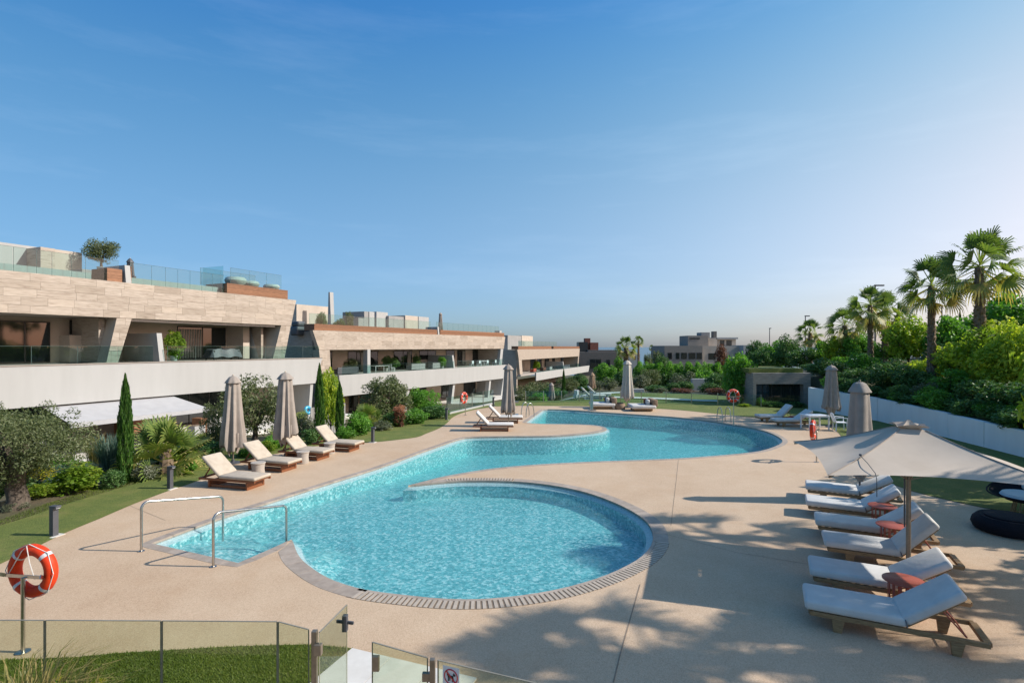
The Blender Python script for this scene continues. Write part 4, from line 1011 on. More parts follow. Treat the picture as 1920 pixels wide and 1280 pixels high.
# ---------------------------------------------------------------- parasols
def closed_parasol(loc, top, m, lb, hem=.62, r=.36, cap=False, folds=8, seed=0, group="closed parasols", tilt=0, base=True):
    z0 = loc[2] if len(loc) > 2 else 0
    o = empty("closed_parasol", (loc[0], loc[1], z0), seed * .7, lb, "parasol", group); rg = random.Random(seed); H = top - z0
    MB().tube([(0, 0, .03), (0, 0, H - .06)], .024, 10).build("pole", M['bronze'] if not cap else M['anthracite'], o, smooth=True)
    if base: MB().lathe([(.27, 0), (.27, .035), (.06, .05), (.05, .14)], n=20).build("base", M['anthracite'], o, smooth=True)
    ph = [rg.uniform(-.3, .3) for _ in range(folds)]; jag = [rg.uniform(-.16, .14) for _ in range(folds)]
    prof = [(r * .20, H - .07), (r * .42, H - .12), (r * .55, H - .28), (r * .62, H * .80), (r * .70, H * .66), (r * .82, H * .50), (r * .96, H * .36), (r * 1.04, hem + .26), (r * 1.0, hem + .14)]
    def fold(i, a, rr):
        k = i / (len(prof) - 1); dep = .05 + .34 * min(1, k * 1.4)
        w = math.cos(folds * a + .5 * math.sin(3 * a + seed) + 1.2 * k); f_ = rr * (1 - dep * (.5 - .5 * w) + .07 * math.sin(2 * a + seed))
        sec = int(((a / (2 * pi)) * folds) % folds); return f_, (jag[sec] * max(0, k - .72) * 3.0)
    MB().lathe(prof, n=72, fold=fold, cap=False).build("canopy", m, o, smooth=True)
    if cap:
        MB().lathe([(r * .16, H - .03), (r * .36, H - .07), (r * .62, H - .27), (r * .64, H - .30), (r * .5, H - .25)], n=32, fold=lambda i, a, rr: (rr * (1 + .08 * math.cos(4 * a)) if i > 1 else rr, 0), cap=False).build("top_cap", m, o, smooth=True)
    else:
        MB().lathe([(.03, H - .02), (r * .34, H - .07), (r * .60, H - .22), (r * .66, H - .27), (r * .55, H - .24)], n=40, fold=lambda i, a, rr: (rr * (1 + .07 * math.cos(8 * a)) if i > 1 else rr, 0), cap=False).build("top_cap", m, o, smooth=True)
    MB().lathe([(.028, H - .08), (.030, H - .01), (.012, H + .03)], n=10).build("finial", M['bronze'], o, smooth=True)
    jg2 = [rg.uniform(-.14, .10) for _ in range(folds)]
    MB().lathe([(r * .72, hem + .62), (r * .70, hem + .30), (r * .50, hem + .06), (r * .34, hem - .04)], n=72, fold=lambda i, a, rr: (rr * (1 - .22 * (.5 - .5 * math.cos(folds * a + 2.0 + seed))), jg2[int(((a / (2 * pi)) * folds + .5) % folds)] * max(0, i - 1) * .6), cap=False).build("folded_hem", m, o, smooth=True)
    return o
q = g(437, 868); closed_parasol(q, 3.1, M['taupe'], "taupe closed parasol nearer the handrails, behind the drum tables", .46, .40, seed=1)
q = g(535, 857); closed_parasol(q, 3.17, M['taupe'], "taupe closed parasol below the tall cypress pair, between cream loungers", .60, .44, seed=2, folds=9)
closed_parasol((-.19, 27.5), 3.2, M['taupe'], "taupe closed parasol on the deck tongue between two loungers", .62, .42, seed=3)
closed_parasol(g(1612, 940), 3.2, M['taupe'], "closed parasol with wide capped top in the right lounger row", .7, .40, cap=True, folds=4, seed=4)
closed_parasol((16.35, 27.3), 3.18, M['taupe'], "taupe closed parasol beside the white plastic table and chair", .78, .44, seed=5)
closed_parasol((7.78, 36.0), 3.2, M['palecanvas'], "pale beige closed parasol between the two far daybeds", .55, .46, seed=6)
q = px(1110, 698, 44); closed_parasol((q.x, q.y, gz1(q.x, q.y)), q.z, M['browncanvas'], "slim brown closed parasol behind the far daybeds", .7, .36, seed=7)
q = px(1034, 717, 48); closed_parasol((q.x, q.y, gz1(q.x, q.y)), q.z, M['taupe'], "small grey closed parasol standing low beyond the pool corner", .3, .34, seed=8)
q = px(1081, 735, 41); closed_parasol((q.x, q.y, gz1(q.x, q.y)), q.z, M['plastic'], "short white folded parasol beside the distant white loungers", .2, .26, seed=9, base=False)
q = FB.w(FB.u(826, -1.6), -1.6, 5.2); closed_parasol((q.x, q.y, 5.2), FB.z(826, 586, -1.6), M['taupe'], "dark closed parasol on the roof terrace of the second building", 1.0, .36, seed=10)
q = FA.w(FA.u(244, -2.0), -2.0, 7.25); closed_parasol((q.x, q.y, 7.25), FA.z(244, 484, -2.0), M['anthracite'], "small dark closed parasol on the largest building's roof beside a white partition", 1.0, .3, seed=11)

# open square parasol
HE = 2.05
fc, lc = Vector(g(1552, 891, HE)), Vector(g(1487, 828, HE)); e1_ = lc - fc; e2_ = Vector((e1_.y, -e1_.x)); ctr = fc + (e1_ + e2_) / 2
op = empty("open_parasol", (ctr.x, ctr.y, 0), 0, "large open square grey beige parasol shading the right lounger row", "parasol")
cn = [fc, fc + e2_, fc + e2_ + e1_, lc]; cn = [(p - ctr) for p in cn]
AP = 2.78; b = MB(); NS = 14
def canopy(scale0, scale1, zc_, zk, th=0):
    bb = MB()
    for k in range(4):
        a, c = cn[k], cn[(k + 1) % 4]; V_ = []
        for i in range(NS + 1):
            t = i / NS; s = scale0 + (scale1 - scale0) * t
            for j in range(NS + 1):
                w = j / NS; p = a.lerp(c, w) * s; sag = 4 * w * (1 - w)
                inward = 1 - .055 * sag * t; z = zc_ + (zk - zc_) * t - .05 * math.sin(pi * t) + .07 * sag * t * t * (1 if th == 0 else .5) - .045 * sag * math.sin(pi * t)
                V_.append((p.x * inward, p.y * inward, z))
        bb.add(V_, [(i * (NS + 1) + j, (i + 1) * (NS + 1) + j, (i + 1) * (NS + 1) + j + 1, i * (NS + 1) + j + 1) for i in range(NS) for j in range(NS)])
    return bb
cp = canopy(.10, 1.0, AP - .12, HE).build("canopy", M['greige'], op)
for f in cp.data.polygons: f.use_smooth = True
cp.data.set_sharp_from_angle(angle=R(25))
vent = canopy(.015, .15, AP + .02, AP - .075, 1).build("vent_cap", M['greige'], op)
sd_ = MB()
for k in range(4):
    a = cn[k]; sd_.tube([(a.x * t, a.y * t, AP - .12 + (HE - AP + .12) * ((t - .1) / .9) - .05 * math.sin(pi * (t - .1) / .9) + .006) for t in (.12, .3, .5, .7, .85, .995)], .008, 6)
sd_.build("seam", M['taupe'], cp)
for k in range(4):
    a = cn[k]; MB().bar((a.x * .06, a.y * .06, AP - .20), (a.x * .985, a.y * .985, HE - .03), .022, .032).build("rib", M['bronze'], op)
    MB().bar((a.x * .02, a.y * .02, 1.75), (a.x * .5, a.y * .5, (AP + HE) / 2 - .16), .018, .026).build("strut", M['bronze'], op)
MB().tube([(0, 0, .05), (0, 0, AP - .03)], .038, 14).build("pole", M['bronze'], op, smooth=True)
MB().tube([(-.07, 0, .9), (-.07, 0, 1.9)], .013, 8).build("crank_rod", M['anthracite'], op, smooth=True)
MB().box(-.45, .45, -.45, .45, 0, .06).build("base", M['anthracite'], op, bevel=.01)
pA = px(1613, 847, 9.0); 
t_ = .62; hp = cn[0] * t_
st0 = Vector((hp.x, hp.y, AP - .12 + (HE - AP + .12) * ((t_ - .1) / .9) - .02))
eg = cn[0].lerp(cn[1], .2) * 0.972; st1 = Vector((eg.x, eg.y, HE + .075)); sm = st0.lerp(st1, .5) + Vector((0, 0, .015))
MB().tube([st0, sm, st1, st1 + Vector((.0, -.03, -.08)), st1 + Vector((.01, -.02, -.36))], .006, 6).build("cord", M['anthracite'], op)
MB().lathe([(.02, 0), (.026, .012), (.02, .03)], c=st0, n=12).build("stud", M['anthracite'], op, smooth=True)

# ---------------------------------------------------------------- lifebuoys on stands
def lifebuoy_stand(base, rz, lb_s, lb_r, zc=1.04, lean=0, ring=True):
    o = empty("lifebuoy_stand", (base[0], base[1], base[2] if len(base) > 2 else 0), rz, lb_s, "stand", "lifebuoy stands")
    MB().tube([(0, 0, .01), (0, 0, zc - .04)], .024, 10).build("post", M['steel'], o, smooth=True)
    MB().lathe([(.085, 0), (.085, .012), (.03, .016)], n=18).build("base_plate", M['steel'], o, smooth=True)
    MB().bar((-.30, .02, zc - .03), (.30, .02, zc - .03), .012, .045).add(*bar_end(-.30, zc)).add(*bar_end(.30, zc)).build("cross_bar", M['steel'], o)
    r = empty("lifebuoy", (base[0], base[1], base[2] if len(base) > 2 else 0), rz, lb_r, "lifebuoy", "lifebuoys")
    c = (0.02, .115, zc + .01)
    MB().torus(c, .285, .078, (0, 1, 0), 48, 16).build("ring", M['orange'], r, smooth=True)
    for k in range(4):
        a = pi / 4 + k * pi / 2; MB().torus(c, .285, .0795, (0, 1, 0), 5, 16, a - .075, a + .075).build("band", M['band'], r, smooth=True)
    pts_ = []
    for k in range(4):
        a = pi / 4 + k * pi / 2
        pts_ += [(c[0] + .375 * math.cos(a), c[1] - .03, c[2] + .375 * math.sin(a)), (c[0] + .40 * math.cos(a + pi / 4) * .94, c[1] - .05, c[2] + .40 * math.sin(a + pi / 4) * .94)]
    pts_.append(pts_[0]); MB().tube(pts_, .006, 5).build("rope", M['rope'], r, smooth=True)
    MB().tube([(-.27, .03, zc - .03), (-.05, .02, zc + .30), (.02, .03, zc + .375), (.08, .02, zc + .15), (.16, .02, zc - .06)], .006, 5).build("rope", M['rope'], r, smooth=True)
    return o
def bar_end(x, zc):
    t = MB().bar((x, .02, zc - .03), (x + (.04 if x > 0 else -.04), -.06, zc + .02), .012, .045); return t.v, t.f
lifebuoy_stand(g(43, 1222), R(-8), "steel lifebuoy stand just behind the glass pool fence", "orange lifebuoy hanging just behind the glass pool fence")
lifebuoy_stand(g(1531, 866), R(55), "steel lifebuoy stand half hidden behind the open square parasol", "orange lifebuoy peeking over the open square parasol", 1.12)
lifebuoy_stand(g(1375.5, 797), R(5), "steel lifebuoy stand beside the far pool ladder", "orange lifebuoy above the far pool ladder", 1.52)
lifebuoy_stand(g(872.5, 778), R(62), "steel lifebuoy stand on the lawn edge below the second building", "orange lifebuoy on the lawn edge below the second building", 1.02)

# ---------------------------------------------------------------- handrails, ladders, bollards
def handrail(n0, n1, z0, z1, lb):
    a, b = Vector(g(*n0)), Vector(g(*n1)); o = empty("handrail", (a.x, a.y, 0), 0, lb, "handrail", "handrails at the pool steps")
    d = b - a; P = [(0, 0, 0), (0, 0, z0 - .12)]
    u = d.normalized(); L_ = d.length
    for t in (15, 45, 75): P.append((u.x * .12 * (1 - math.cos(R(t))), u.y * .12 * (1 - math.cos(R(t))), z0 - .12 + .12 * math.sin(R(t))))
    P += [(u.x * .14, u.y * .14, z0), (u.x * (L_ - .14), u.y * (L_ - .14), z1)]
    for t in (75, 45, 15): P.append((d.x - u.x * .12 * (1 - math.cos(R(t))), d.y - u.y * .12 * (1 - math.cos(R(t))), z1 - .12 + .12 * math.sin(R(t))))
    P += [(d.x, d.y, z1 - .14), (d.x, d.y, -.30)]
    MB().tube(P, .024, 12).build("rail", M['steel'], o, smooth=True)
    MB().lathe([(.06, 0), (.06, .012), (.03, .02)], n=16).build("flange", M['steel'], o, smooth=True)
handrail((265, 1033), (418, 989), .97, .74, "steel handrail at the pool steps, on the lounger side"); handrail((400, 1062), (537, 1008), .98, .72, "steel handrail at the pool steps, on the gate side")
def ladder(c, rz, lb):
    o = empty("pool_ladder", (c[0], c[1], 0), rz, lb, "ladder", "pool ladders")
    for s in (-.24, .24):
        P = [(s, .50, 0), (s, .49, .30), (s, .40, .66), (s, .27, .80), (s, .12, .80), (s, .0, .66), (s, -.08, .30), (s, -.10, -.75)]
        MB().tube(P, .022, 10).build("rail", M['steel'], o, smooth=True)
    for z in (-.15, -.42, -.68): MB().box(-.24, .24, -.15, -.06, z, z + .03).build("step", M['steel'], o)
ladder(g(1361, 792), R(8), "steel pool ladder beneath the far lifebuoy"); ladder(g(984, 781), R(-55), "steel pool ladder beside the loungers on the deck tongue")
def bollard(c, lb, h=.66):
    o = empty("bollard_light", (c[0], c[1], 0 if len(c) < 3 else c[2]), R(-12), lb, "bollard", "garden path bollards")
    MB().box(-.055, .055, -.06, .06, 0, h - .05).build("post", M['anthracite'], o, bevel=.006)
    MB().box(-.056, .13, -.061, .061, h - .049, h).build("lamp_head", M['anthracite'], o, bevel=.006); MB().box(.058, .125, -.045, .045, h - .056, h - .0495).build("diffuser", M['plastic'], o)
    MB().box(-.14, .14, -.14, .14, -.02, .01).build("base_plate", M['paver'], o)
bollard(g(101, 1004), "grey bollard light at the lawn edge beside the gnarled olive trunk"); bollard(g(319, 916), "grey bollard light beside the first cream lounger and low fan palm"); bollard(g(699, 829), "grey bollard light beside the last cream lounger")
bollard(g(837, 787), "dark bollard light on the curved lawn below the second building"); bollard(g(925, 762), "small dark bollard light where the lawn narrows behind the tongue loungers")
def post_shower(c, lb, h=1.2):
    o = empty("shower_post", (c[0], c[1], 0), 0, lb, "shower"); MB().box(-.10, .10, -.10, .10, 0, h).build("column", M['steel'], o, bevel=.015)
    MB().box(-.09, .30, -.06, .06, h - .14, h - .04).build("arm", M['steel'], o, bevel=.01); MB().box(-.22, .3, -.2, .2, -.02, .03).build("foot", M['steel'], o, bevel=.01)
post_shower(g(1109, 769.5), "thick steel access post at the far pool edge before the daybed")
post_shower(g(963, 777), "thin paired steel post beside the loungers on the deck tongue", .85)

# ---------------------------------------------------------------- daybeds, poufs, plastic furniture
def daybed(c, lb, s=1):
    o = empty("daybed", (c[0], c[1], 0), 0, lb, "daybed", "daybeds on the far deck")
    MB().box(-.6, .6, -.5, .5, .02, .17).build("base", M['teak'], o, bevel=.01)
    MB().box(-.78, .78, -.72, .72, .17, .40).build("mattress", M['whitecushion'], o, smooth=True, bevel=.09, seg=4)
    MB().box(.60 * s - .04, .60 * s + .28, -.66, .66, .30, .75).build("woven_back", M['browncanvas'], o, smooth=True, bevel=.05)
    for y, m in ((-.3, M['cushion']), (.25, M['terracotta']), (.0, M['wicker'])): MB().box(.30 * s - .08, .30 * s + .12, y - .22, y + .22, .405, .74).build("pillow", m, o, smooth=True, bevel=.06, seg=3)
daybed((6.0, 35.6), "white daybed with dark and orange pillows at the far pool edge, behind the steel post"); daybed((8.35, 34.4), "white daybed with brown woven back, right of a dark pouf")
def pouf(c, r, h, lb, m):
    o = empty("pouf", (c[0], c[1], 0), 0, lb, "pouf")
    MB().lathe([(r * .80, 0), (r * .93, .03), (r, h * .45), (r * .97, h * .7), (r * .86, h * .93), (r * .82, h), (r * .70, h * .965), (r * .3, h * .95)], n=40, fold=lambda i, a, rr: (rr * (1 + .012 * math.cos(40 * a / 2)), 0)).build("body", m, o, smooth=True)
    MB().lathe([(r * .67, h * .96), (r * .66, h * 1.06), (r * .55, h * 1.12), (r * .1, h * 1.13)], n=32).build("seat_pad", M['wicker'], o, smooth=True)
    MB().torus((0, 0, h * .95), r * .82, .018, (0, 0, 1), 40, 6).build("rim", m, o, smooth=True)
pouf((11.05, 11.85), .66, .33, "large round black wicker pouf before the round lounge chair", M['wicker']); pouf((7.1, 35.1), .36, .38, "small dark brown pouf between the two far daybeds", M['browncanvas'])
lc_ = empty("lounge_chair", (12.5, 12.95, 0), R(200), "round black rope lounge chair with pale cushion behind the wicker pouf", "chair")
sh = MB(); NA, NR = 40, 7; Vs = []
for i in range(NA):
    a = 2 * pi * i / NA; bk = .5 + .5 * math.cos(a - pi)      # high at the back
    for j in range(NR):
        t = j / (NR - 1); rr = .42 + .26 * t + .05 * bk * t; z = .40 + (.10 + .42 * bk ** 2) * t ** 1.4; Vs.append((rr * math.cos(a), rr * math.sin(a), z))
sh.add(Vs, [(i * NR + j, ((i + 1) % NA) * NR + j, ((i + 1) % NA) * NR + j + 1, i * NR + j + 1) for i in range(NA) for j in range(NR - 1)])
sh.lathe([(.42, .40), (.41, .37), (.05, .36)], n=NA); sh.build("shell", M['wicker'], lc_, smooth=True)
MB().tube([(.73 * math.cos(a) * (1), .73 * math.sin(a), .50 + .42 * (.5 + .5 * math.cos(a - pi)) ** 2) for a in [2 * pi * i / 40 for i in range(41)]], .02, 6).build("rim", M['wicker'], lc_, smooth=True)
MB().lathe([(.45, .42), (.50, .47), (.46, .53), (.1, .55)], n=32).build("seat_cushion", M['cushion'], lc_, smooth=True)
MB().box(-.60, -.42, -.34, .34, .52, .90).build("back_cushion", M['cushion'], lc_, smooth=True, bevel=.07, seg=3)
for i in range(10):
    a = 2 * pi * i / 10; MB().tube([(.30 * math.cos(a), .30 * math.sin(a), 0), (.22 * math.cos(a), .22 * math.sin(a), .37)], .014, 6).build("leg", M['teak'], lc_)
MB().torus((0, 0, .015), .30, .014, (0, 0, 1), 28, 6).build("base_ring", M['teak'], lc_)

pt = empty("plastic_table", (15.1, 26.6, 0), R(4), "white plastic garden table at the far deck edge", "table")
MB().box(-.54, .54, -.40, .40, .69, .72).build("table_top", M['plastic'], pt, bevel=.012)
MB().box(-.50, .50, -.36, .36, .62, .688).build("apron", M['plastic'], pt)
for a in (-.49, .49):
    for b_ in (-.35, .35): MB().box(a - .03, a + .03, b_ - .03, b_ + .03, 0, .69).build("leg", M['plastic'], pt, bevel=.006)
pc = empty("plastic_chair", (16.05, 26.1, 0), R(-105), "white plastic armchair beside the white plastic table", "chair")
MB().box(-.25, .25, -.23, .25, .40, .43).build("seat", M['plastic'], pc, bevel=.012)
for s in (-1, 1):
    for b_ in (-.22, .23): MB().bar((s * .25, b_ * 1.12, 0), (s * .22, b_, .40), .045).build("leg", M['plastic'], pc)
    MB().tube([(s * .26, .22, .40), (s * .29, .24, .64), (s * .29, -.10, .66), (s * .25, -.27, .62)], .022, 8).build("armrest", M['plastic'], pc, smooth=True)
for i in range(7):
    a = -.18 + i * .06; MB().bar((a, -.22, .42), (a * 1.15, -.34, .80), .030, .012, up=(0, 1, 0)).build("back_slat", M['plastic'], pc)
MB().tube([(-.24, -.23, .42), (-.26, -.33, .70), (-.2, -.36, .83), (0, -.37, .86), (.2, -.36, .83), (.26, -.33, .70), (.24, -.23, .42)], .02, 8).build("back_rim", M['plastic'], pc, smooth=True)

# ---------------------------------------------------------------- glass fence and gate at the bottom
FT = 1.2
def gtop(x, y): q = g(x, y, FT); return Vector((q[0], q[1], 0))
gf = empty("glass_fence", (-4, 5.64, 0), 0, "frameless clear glass pool fence with dark edges before the front lawn", "fence")
def gpanel(root, a, b, z0=.06, z1=FT, gap=.008, name="glass_panel", th=.014):
    d = (b - a).normalized(); a = a + d * gap; b = b - d * gap; s_ = Vector((-d.y, d.x, 0)) * th / 2
    o = MB().hexa([a - s_ + Vector((0, 0, z0)), b - s_ + Vector((0, 0, z0)), b + s_ + Vector((0, 0, z0)), a + s_ + Vector((0, 0, z0)), a - s_ + Vector((0, 0, z1)), b - s_ + Vector((0, 0, z1)), b + s_ + Vector((0, 0, z1)), a + s_ + Vector((0, 0, z1))]).build(name, M['clearglass'], root, world=True)
    e = MB().bar(a + Vector((0, 0, z1 + .003)), b + Vector((0, 0, z1 + .003)), .015, .005)
    for p in (a, b): e.bar(p + Vector((0, 0, z0)), p + Vector((0, 0, z1)), .0025, .0145, up=(d.x, d.y, 0))
    e.build("glass_edge", M['fenceedge'], o, world=True)
    return o
def fpost(root, p, w=.05, h=FT): return MB().box(p.x - w / 2, p.x + w / 2, p.y - w / 2, p.y + w / 2, 0, h).build("post", M['bronze'], root, world=True, bevel=.006)
P_ = [gtop(-140, 1162), gtop(84, 1162.5), gtop(303, 1163.5), gtop(521, 1165), gtop(580, 1180)]
for a, b in zip(P_, P_[1:]): gpanel(gf, a, b)
for p in P_[:4]:
    MB().box(p.x - .03, p.x + .03, p.y - .03, p.y + .03, 0, .14).build("spigot", M['steel'], gf, world=True, bevel=.005)
hp_ = gtop(590, 1182); fpost(gf, hp_, .055, FT + .005)
gt = empty("glass_gate", hp_, 0, "open clear glass gate leaf with dark latch standing into the deck", "gate")
ga, gb = gtop(598, 1186), gtop(651, 1133)
gp_ = gpanel(gt, ga, gb)
d_ = (gb - ga).normalized(); lp = gb - d_ * .05
MB().box(lp.x - .028, lp.x + .028, lp.y - .03, lp.y + .03, .93, 1.11).build("latch", M['anthracite'], gt, world=True, bevel=.006)
MB().bar(lp + Vector((-.10, .02, 1.03)), lp + Vector((.10, -.02, 1.03)), .022, .03).build("handle", M['anthracite'], gt, world=True)
for z in (.28, .98): MB().box(ga.x - .045, ga.x + .03, ga.y - .03, ga.y + .03, z, z + .11).build("hinge", M['bronze'], gt, world=True, bevel=.004)
gr_ = empty("glass_fence", (-.4, 4.9, 0), 0, "glass fence right of the open gate, carrying the no dogs sign", "fence")
r0, r1, r2, r3 = gtop(697, 1203), gtop(803, 1233), gtop(820, 1237), gtop(1075, 1297)
gpanel(gr_, r0, r1); p = gtop(811, 1234); fpost(gr_, p, .05); gpanel(gr_, r2, r3); gpanel(gr_, r3, r3 + (r3 - r2))
d_ = (r1 - r0).normalized(); lp = r0 + d_ * .05
MB().box(lp.x - .035, lp.x + .035, lp.y - .02, lp.y + .02, .93, 1.08).build("strike_plate", M['bronze'], gr_, world=True, bevel=.006)
lp = r1 - d_ * .03; MB().box(lp.x - .03, lp.x + .05, lp.y - .02, lp.y + .02, .98, 1.06).build("clamp", M['bronze'], gr_, world=True, bevel=.004)
# no-dogs sign on the glass
d2 = (r3 - r2).normalized(); nrm = Vector((d2.y, -d2.x, 0)); sp = Vector((g(847, 1265, 1.12)[0], 0, 0))
tt = min(np.linspace(0, .6, 200), key=lambda t: abs((r2 + (r3 - r2) * t).x / (r2 + (r3 - r2) * t).y - (847 - 960) / 1000)); sc_ = r2 + (r3 - r2) * tt + nrm * .010
zt = CAMH - (1249 - 650) / 1000 * sc_.y
sg = empty("sign", (sc_.x, sc_.y, zt - .11), math.atan2(d2.y, d2.x), "small white sign on the glass with a crossed out dog in a red ring", "sign")
MB().box(-.085, .085, -.004, 0, -.11, .11).build("plate", M['sign'], sg, bevel=.002)
MB().torus((0, -.005, .02), .066, .0055, (0, 1, 0), 36, 5).build("red_ring", M['signred'], sg)
dg = MB()
for x0, x1, z0, z1 in ((-.032, .026, .012, .032), (-.030, -.020, -.022, .012), (-.014, -.006, -.018, .012), (.010, .018, -.020, .012), (.020, .027, -.024, .012), (.022, .046, .032, .050), (.028, .034, .050, .060), (-.040, -.030, .026, .050)): dg.box(x0, x1, -.0075, -.0042, z0, z1)
dg.build("dog_pictogram", M['signblack'], sg)
MB().bar((-.046, -.0085, .066), (.046, -.0085, -.026), .003, .011, up=(1, 0, 1)).build("red_bar", M['signred'], sg)
# glass fences further back
def far_fence(pts, h, lb, kerb=False, step=1.6):
    c = pts[len(pts) // 2]; o = empty("glass_fence", (c[0], c[1], gz1(*c)), 0, lb, "fence")
    for a, b in zip(pts, pts[1:]):
        a, b = Vector(a), Vector(b); k = max(1, round((b - a).length / step))
        for i in range(k):
            p, q = a.lerp(b, i / k), a.lerp(b, (i + 1) / k); za, zb_ = gz1(*p), gz1(*q); d = (q - p).normalized(); s_ = Vector((-d.y, d.x)) * .008
            top = h if h < .9 else None
            za2, zb2 = (za + h, zb_ + h)
            MB().hexa([(p.x - s_.x, p.y - s_.y, za), (q.x - s_.x, q.y - s_.y, zb_), (q.x + s_.x, q.y + s_.y, zb_), (p.x + s_.x, p.y + s_.y, za), (p.x - s_.x, p.y - s_.y, za2), (q.x - s_.x, q.y - s_.y, zb2), (q.x + s_.x, q.y + s_.y, zb2), (p.x + s_.x, p.y + s_.y, za2)]).build("glass_panel", M['glass'], o, world=True)
            MB().box(p.x - .025, p.x + .025, p.y - .025, p.y + .025, za - .05, za2 + .02).build("post", M['steel'], o, world=True)
            if kerb: MB().bar((p.x, p.y, za + .02), (q.x, q.y, zb_ + .02), .18, .22).build("kerb", M['render'], o, world=True)
far_fence([g(838, 777), g(925, 757)], 1.05, "glass fence on a white kerb below the second building's patios", True)
far_fence([(1.0, 39.3), (5, 39.6), (9.5, 39.2), (14.5, 37.6), (17.0, 36.4), (19.2, 35.6)], .85, "long low glass fence on the lawn beyond the far daybeds")
# paths on the lower lawn
for lb, pts_, w in (("path", [px(1150, 752, 43), px(1230, 756, 42), px(1300, 757, 40.5), px(1345, 757, 40)], 1.3), ("path", [px(1180, 745, 50), px(1120, 748, 47), px(1060, 752, 44)], 1.5)):
    V_ = []
    for i, p in enumerate(pts_):
        d = (Vector(pts_[min(i + 1, len(pts_) - 1)]) - Vector(pts_[max(i - 1, 0)])).normalized(); s_ = Vector((-d.y, d.x, 0)).normalized() * w / 2
        for q in (p - s_, p + s_): V_.append((q.x, q.y, gz1(q.x, q.y) + .09))
    MB().add(V_, [(2 * i, 2 * i + 2, 2 * i + 3, 2 * i + 1) for i in range(len(pts_) - 1)]).build("path", M['paver'], kind="structure")
rm = empty("stone_bench_wall", px(1318, 762, 38.6), 0, "low grey masonry block behind the far glass fence", "wall")
a, b = px(1302, 755, 39.6), px(1362, 768, 39.6); MB().box(a.x, b.x, 39.7, 40.2, gz1(a.x, 39.7) - .1, a.z).build("block", M['greyrender'], rm, world=True, bevel=.02); MB().box(a.x - .05, b.x + .05, 39.66, 40.24, a.z + .002, a.z + .06).build("coping", M['paver'], rm, world=True)
rm = empty("terrace_wall", px(1170, 733, 52), 0, "low grey terrace wall edging the shrub slope beyond the path", "wall")
a, b = px(1178, 729, 52), px(1208, 737, 52); MB().box(a.x, b.x, 52, 52.5, gz1(a.x, 52) - .2, a.z).build("block", M['render'], rm, world=True, bevel=.02)
rm = empty("terrace_wall", px(1315, 720, 60), 0, "short pale terrace wall among the shrubs of the slope", "wall")
a, b = px(1298, 710, 58), px(1330, 722, 58); MB().box(a.x, b.x, 58, 58.5, gz1(a.x, 58) - .2, a.z).build("block", M['render'], rm, world=True, bevel=.02)
# street lamps beyond the trees
def lamp(x, ytop, Y, arm, lb):
    t = px(x, ytop, Y); z0 = floor_z(t.x, t.y) - .1; o = empty("street_lamp", (t.x, t.y, z0), 0, lb, "street lamp", "street lamps"); H = t.z - z0
    MB().tube([(0, 0, 0), (0, 0, H)], [.11, .07], 8).build("pole", M['anthracite'], o, smooth=True)
    MB().box(-.08, arm, -.13, .13, H - .02, H + .14).build("lamp_head", M['anthracite'], o, bevel=.02)
lamp(1641, 536, 62, 1.0, "tall dark street lamp rising between the palms on the bank"); lamp(1510, 593, 88, .7, "mid height street lamp behind the short palms"); lamp(1443, 616, 110, .3, "far short street lamp beside the villa"); lamp(1766, 575, 66, .1, "thin street lamp pole between the two tallest palms")

# ---------------------------------------------------------------- things on the terraces of the buildings
def on(F, x, v, z): q = F.w(F.u(x, v), v, z); return (q.x, q.y, q.z)
c = on(FA, 418, -1.3, zP - .06); o = empty("covered_table", c, math.atan2(FA.d.y, FA.d.x), "grey tarpaulin covered table on the largest building's balcony", "table")
b = MB(); nx = 14
V_ = []
for i in range(nx + 1):
    for j in range(7):
        x = -1.25 + 2.5 * i / nx; y = -.55 + 1.1 * j / 6; e = max(abs(x) / 1.25, abs(y) / .55); V_.append((x * (1 + .05 * (e > .95)), y * (1 + .08 * (e > .95)), (.78 - .07 * math.cos(5 * x) * .4 - .55 * (e > .95)) + .03 * math.sin(7 * x + y * 3)))
b.add(V_, [(i * 7 + j, (i + 1) * 7 + j, (i + 1) * 7 + j + 1, i * 7 + j + 1) for i in range(nx) for j in range(6)]); b.build("cover", M['anthracite'], o, smooth=True)
for a in (-1, 1):
    for d in (-.4, .4): MB().box(a - .04, a + .04, d - .04, d + .04, 0, .70).build("leg", M['frame'], o)
def bowl(F, x, v, z, r, h, lb, lid=False):
    c = on(F, x, v, z); o = empty("planter_bowl", c, 0, lb, "bowl", "bowls on the cedar roof planter")
    MB().lathe([(r * .55, 0), (r * .92, h * .35), (r, h * .62), (r * .93, h * .86), (r * .80, h), (r * .70, h * .97), (r * .65, h * .8)], n=28).build("bowl", M['pot'], o, smooth=True)
    MB().lathe([(r * .66, h * .80), (r * .4, h * .86), (.02, h * .9)], n=20).build("soil", M['channel'], o, smooth=True)
bowl(FA, 442, -1.1, zpl, .75, .62, "largest pale rounded bowl on the cedar roof planter"); bowl(FA, 470, -1.2, zpl, .62, .50, "middle pale rounded bowl on the cedar roof planter"); bowl(FA, 509, -1.2, zpl, .62, .45, "pale rounded bowl at the open end of the cedar roof planter")
def small_table(F, x, v, z, w, lb, m):
    c = on(F, x, v, z); o = empty("terrace_table", c, math.atan2(F.d.y, F.d.x), lb, "table")
    MB().box(-w, w, -.45, .45, .70, .74).build("table_top", m, o)
    for a in (-w + .08, w - .08):
        for d in (-.38, .38): MB().box(a - .03, a + .03, d - .03, d + .03, 0, .70).build("leg", m, o)
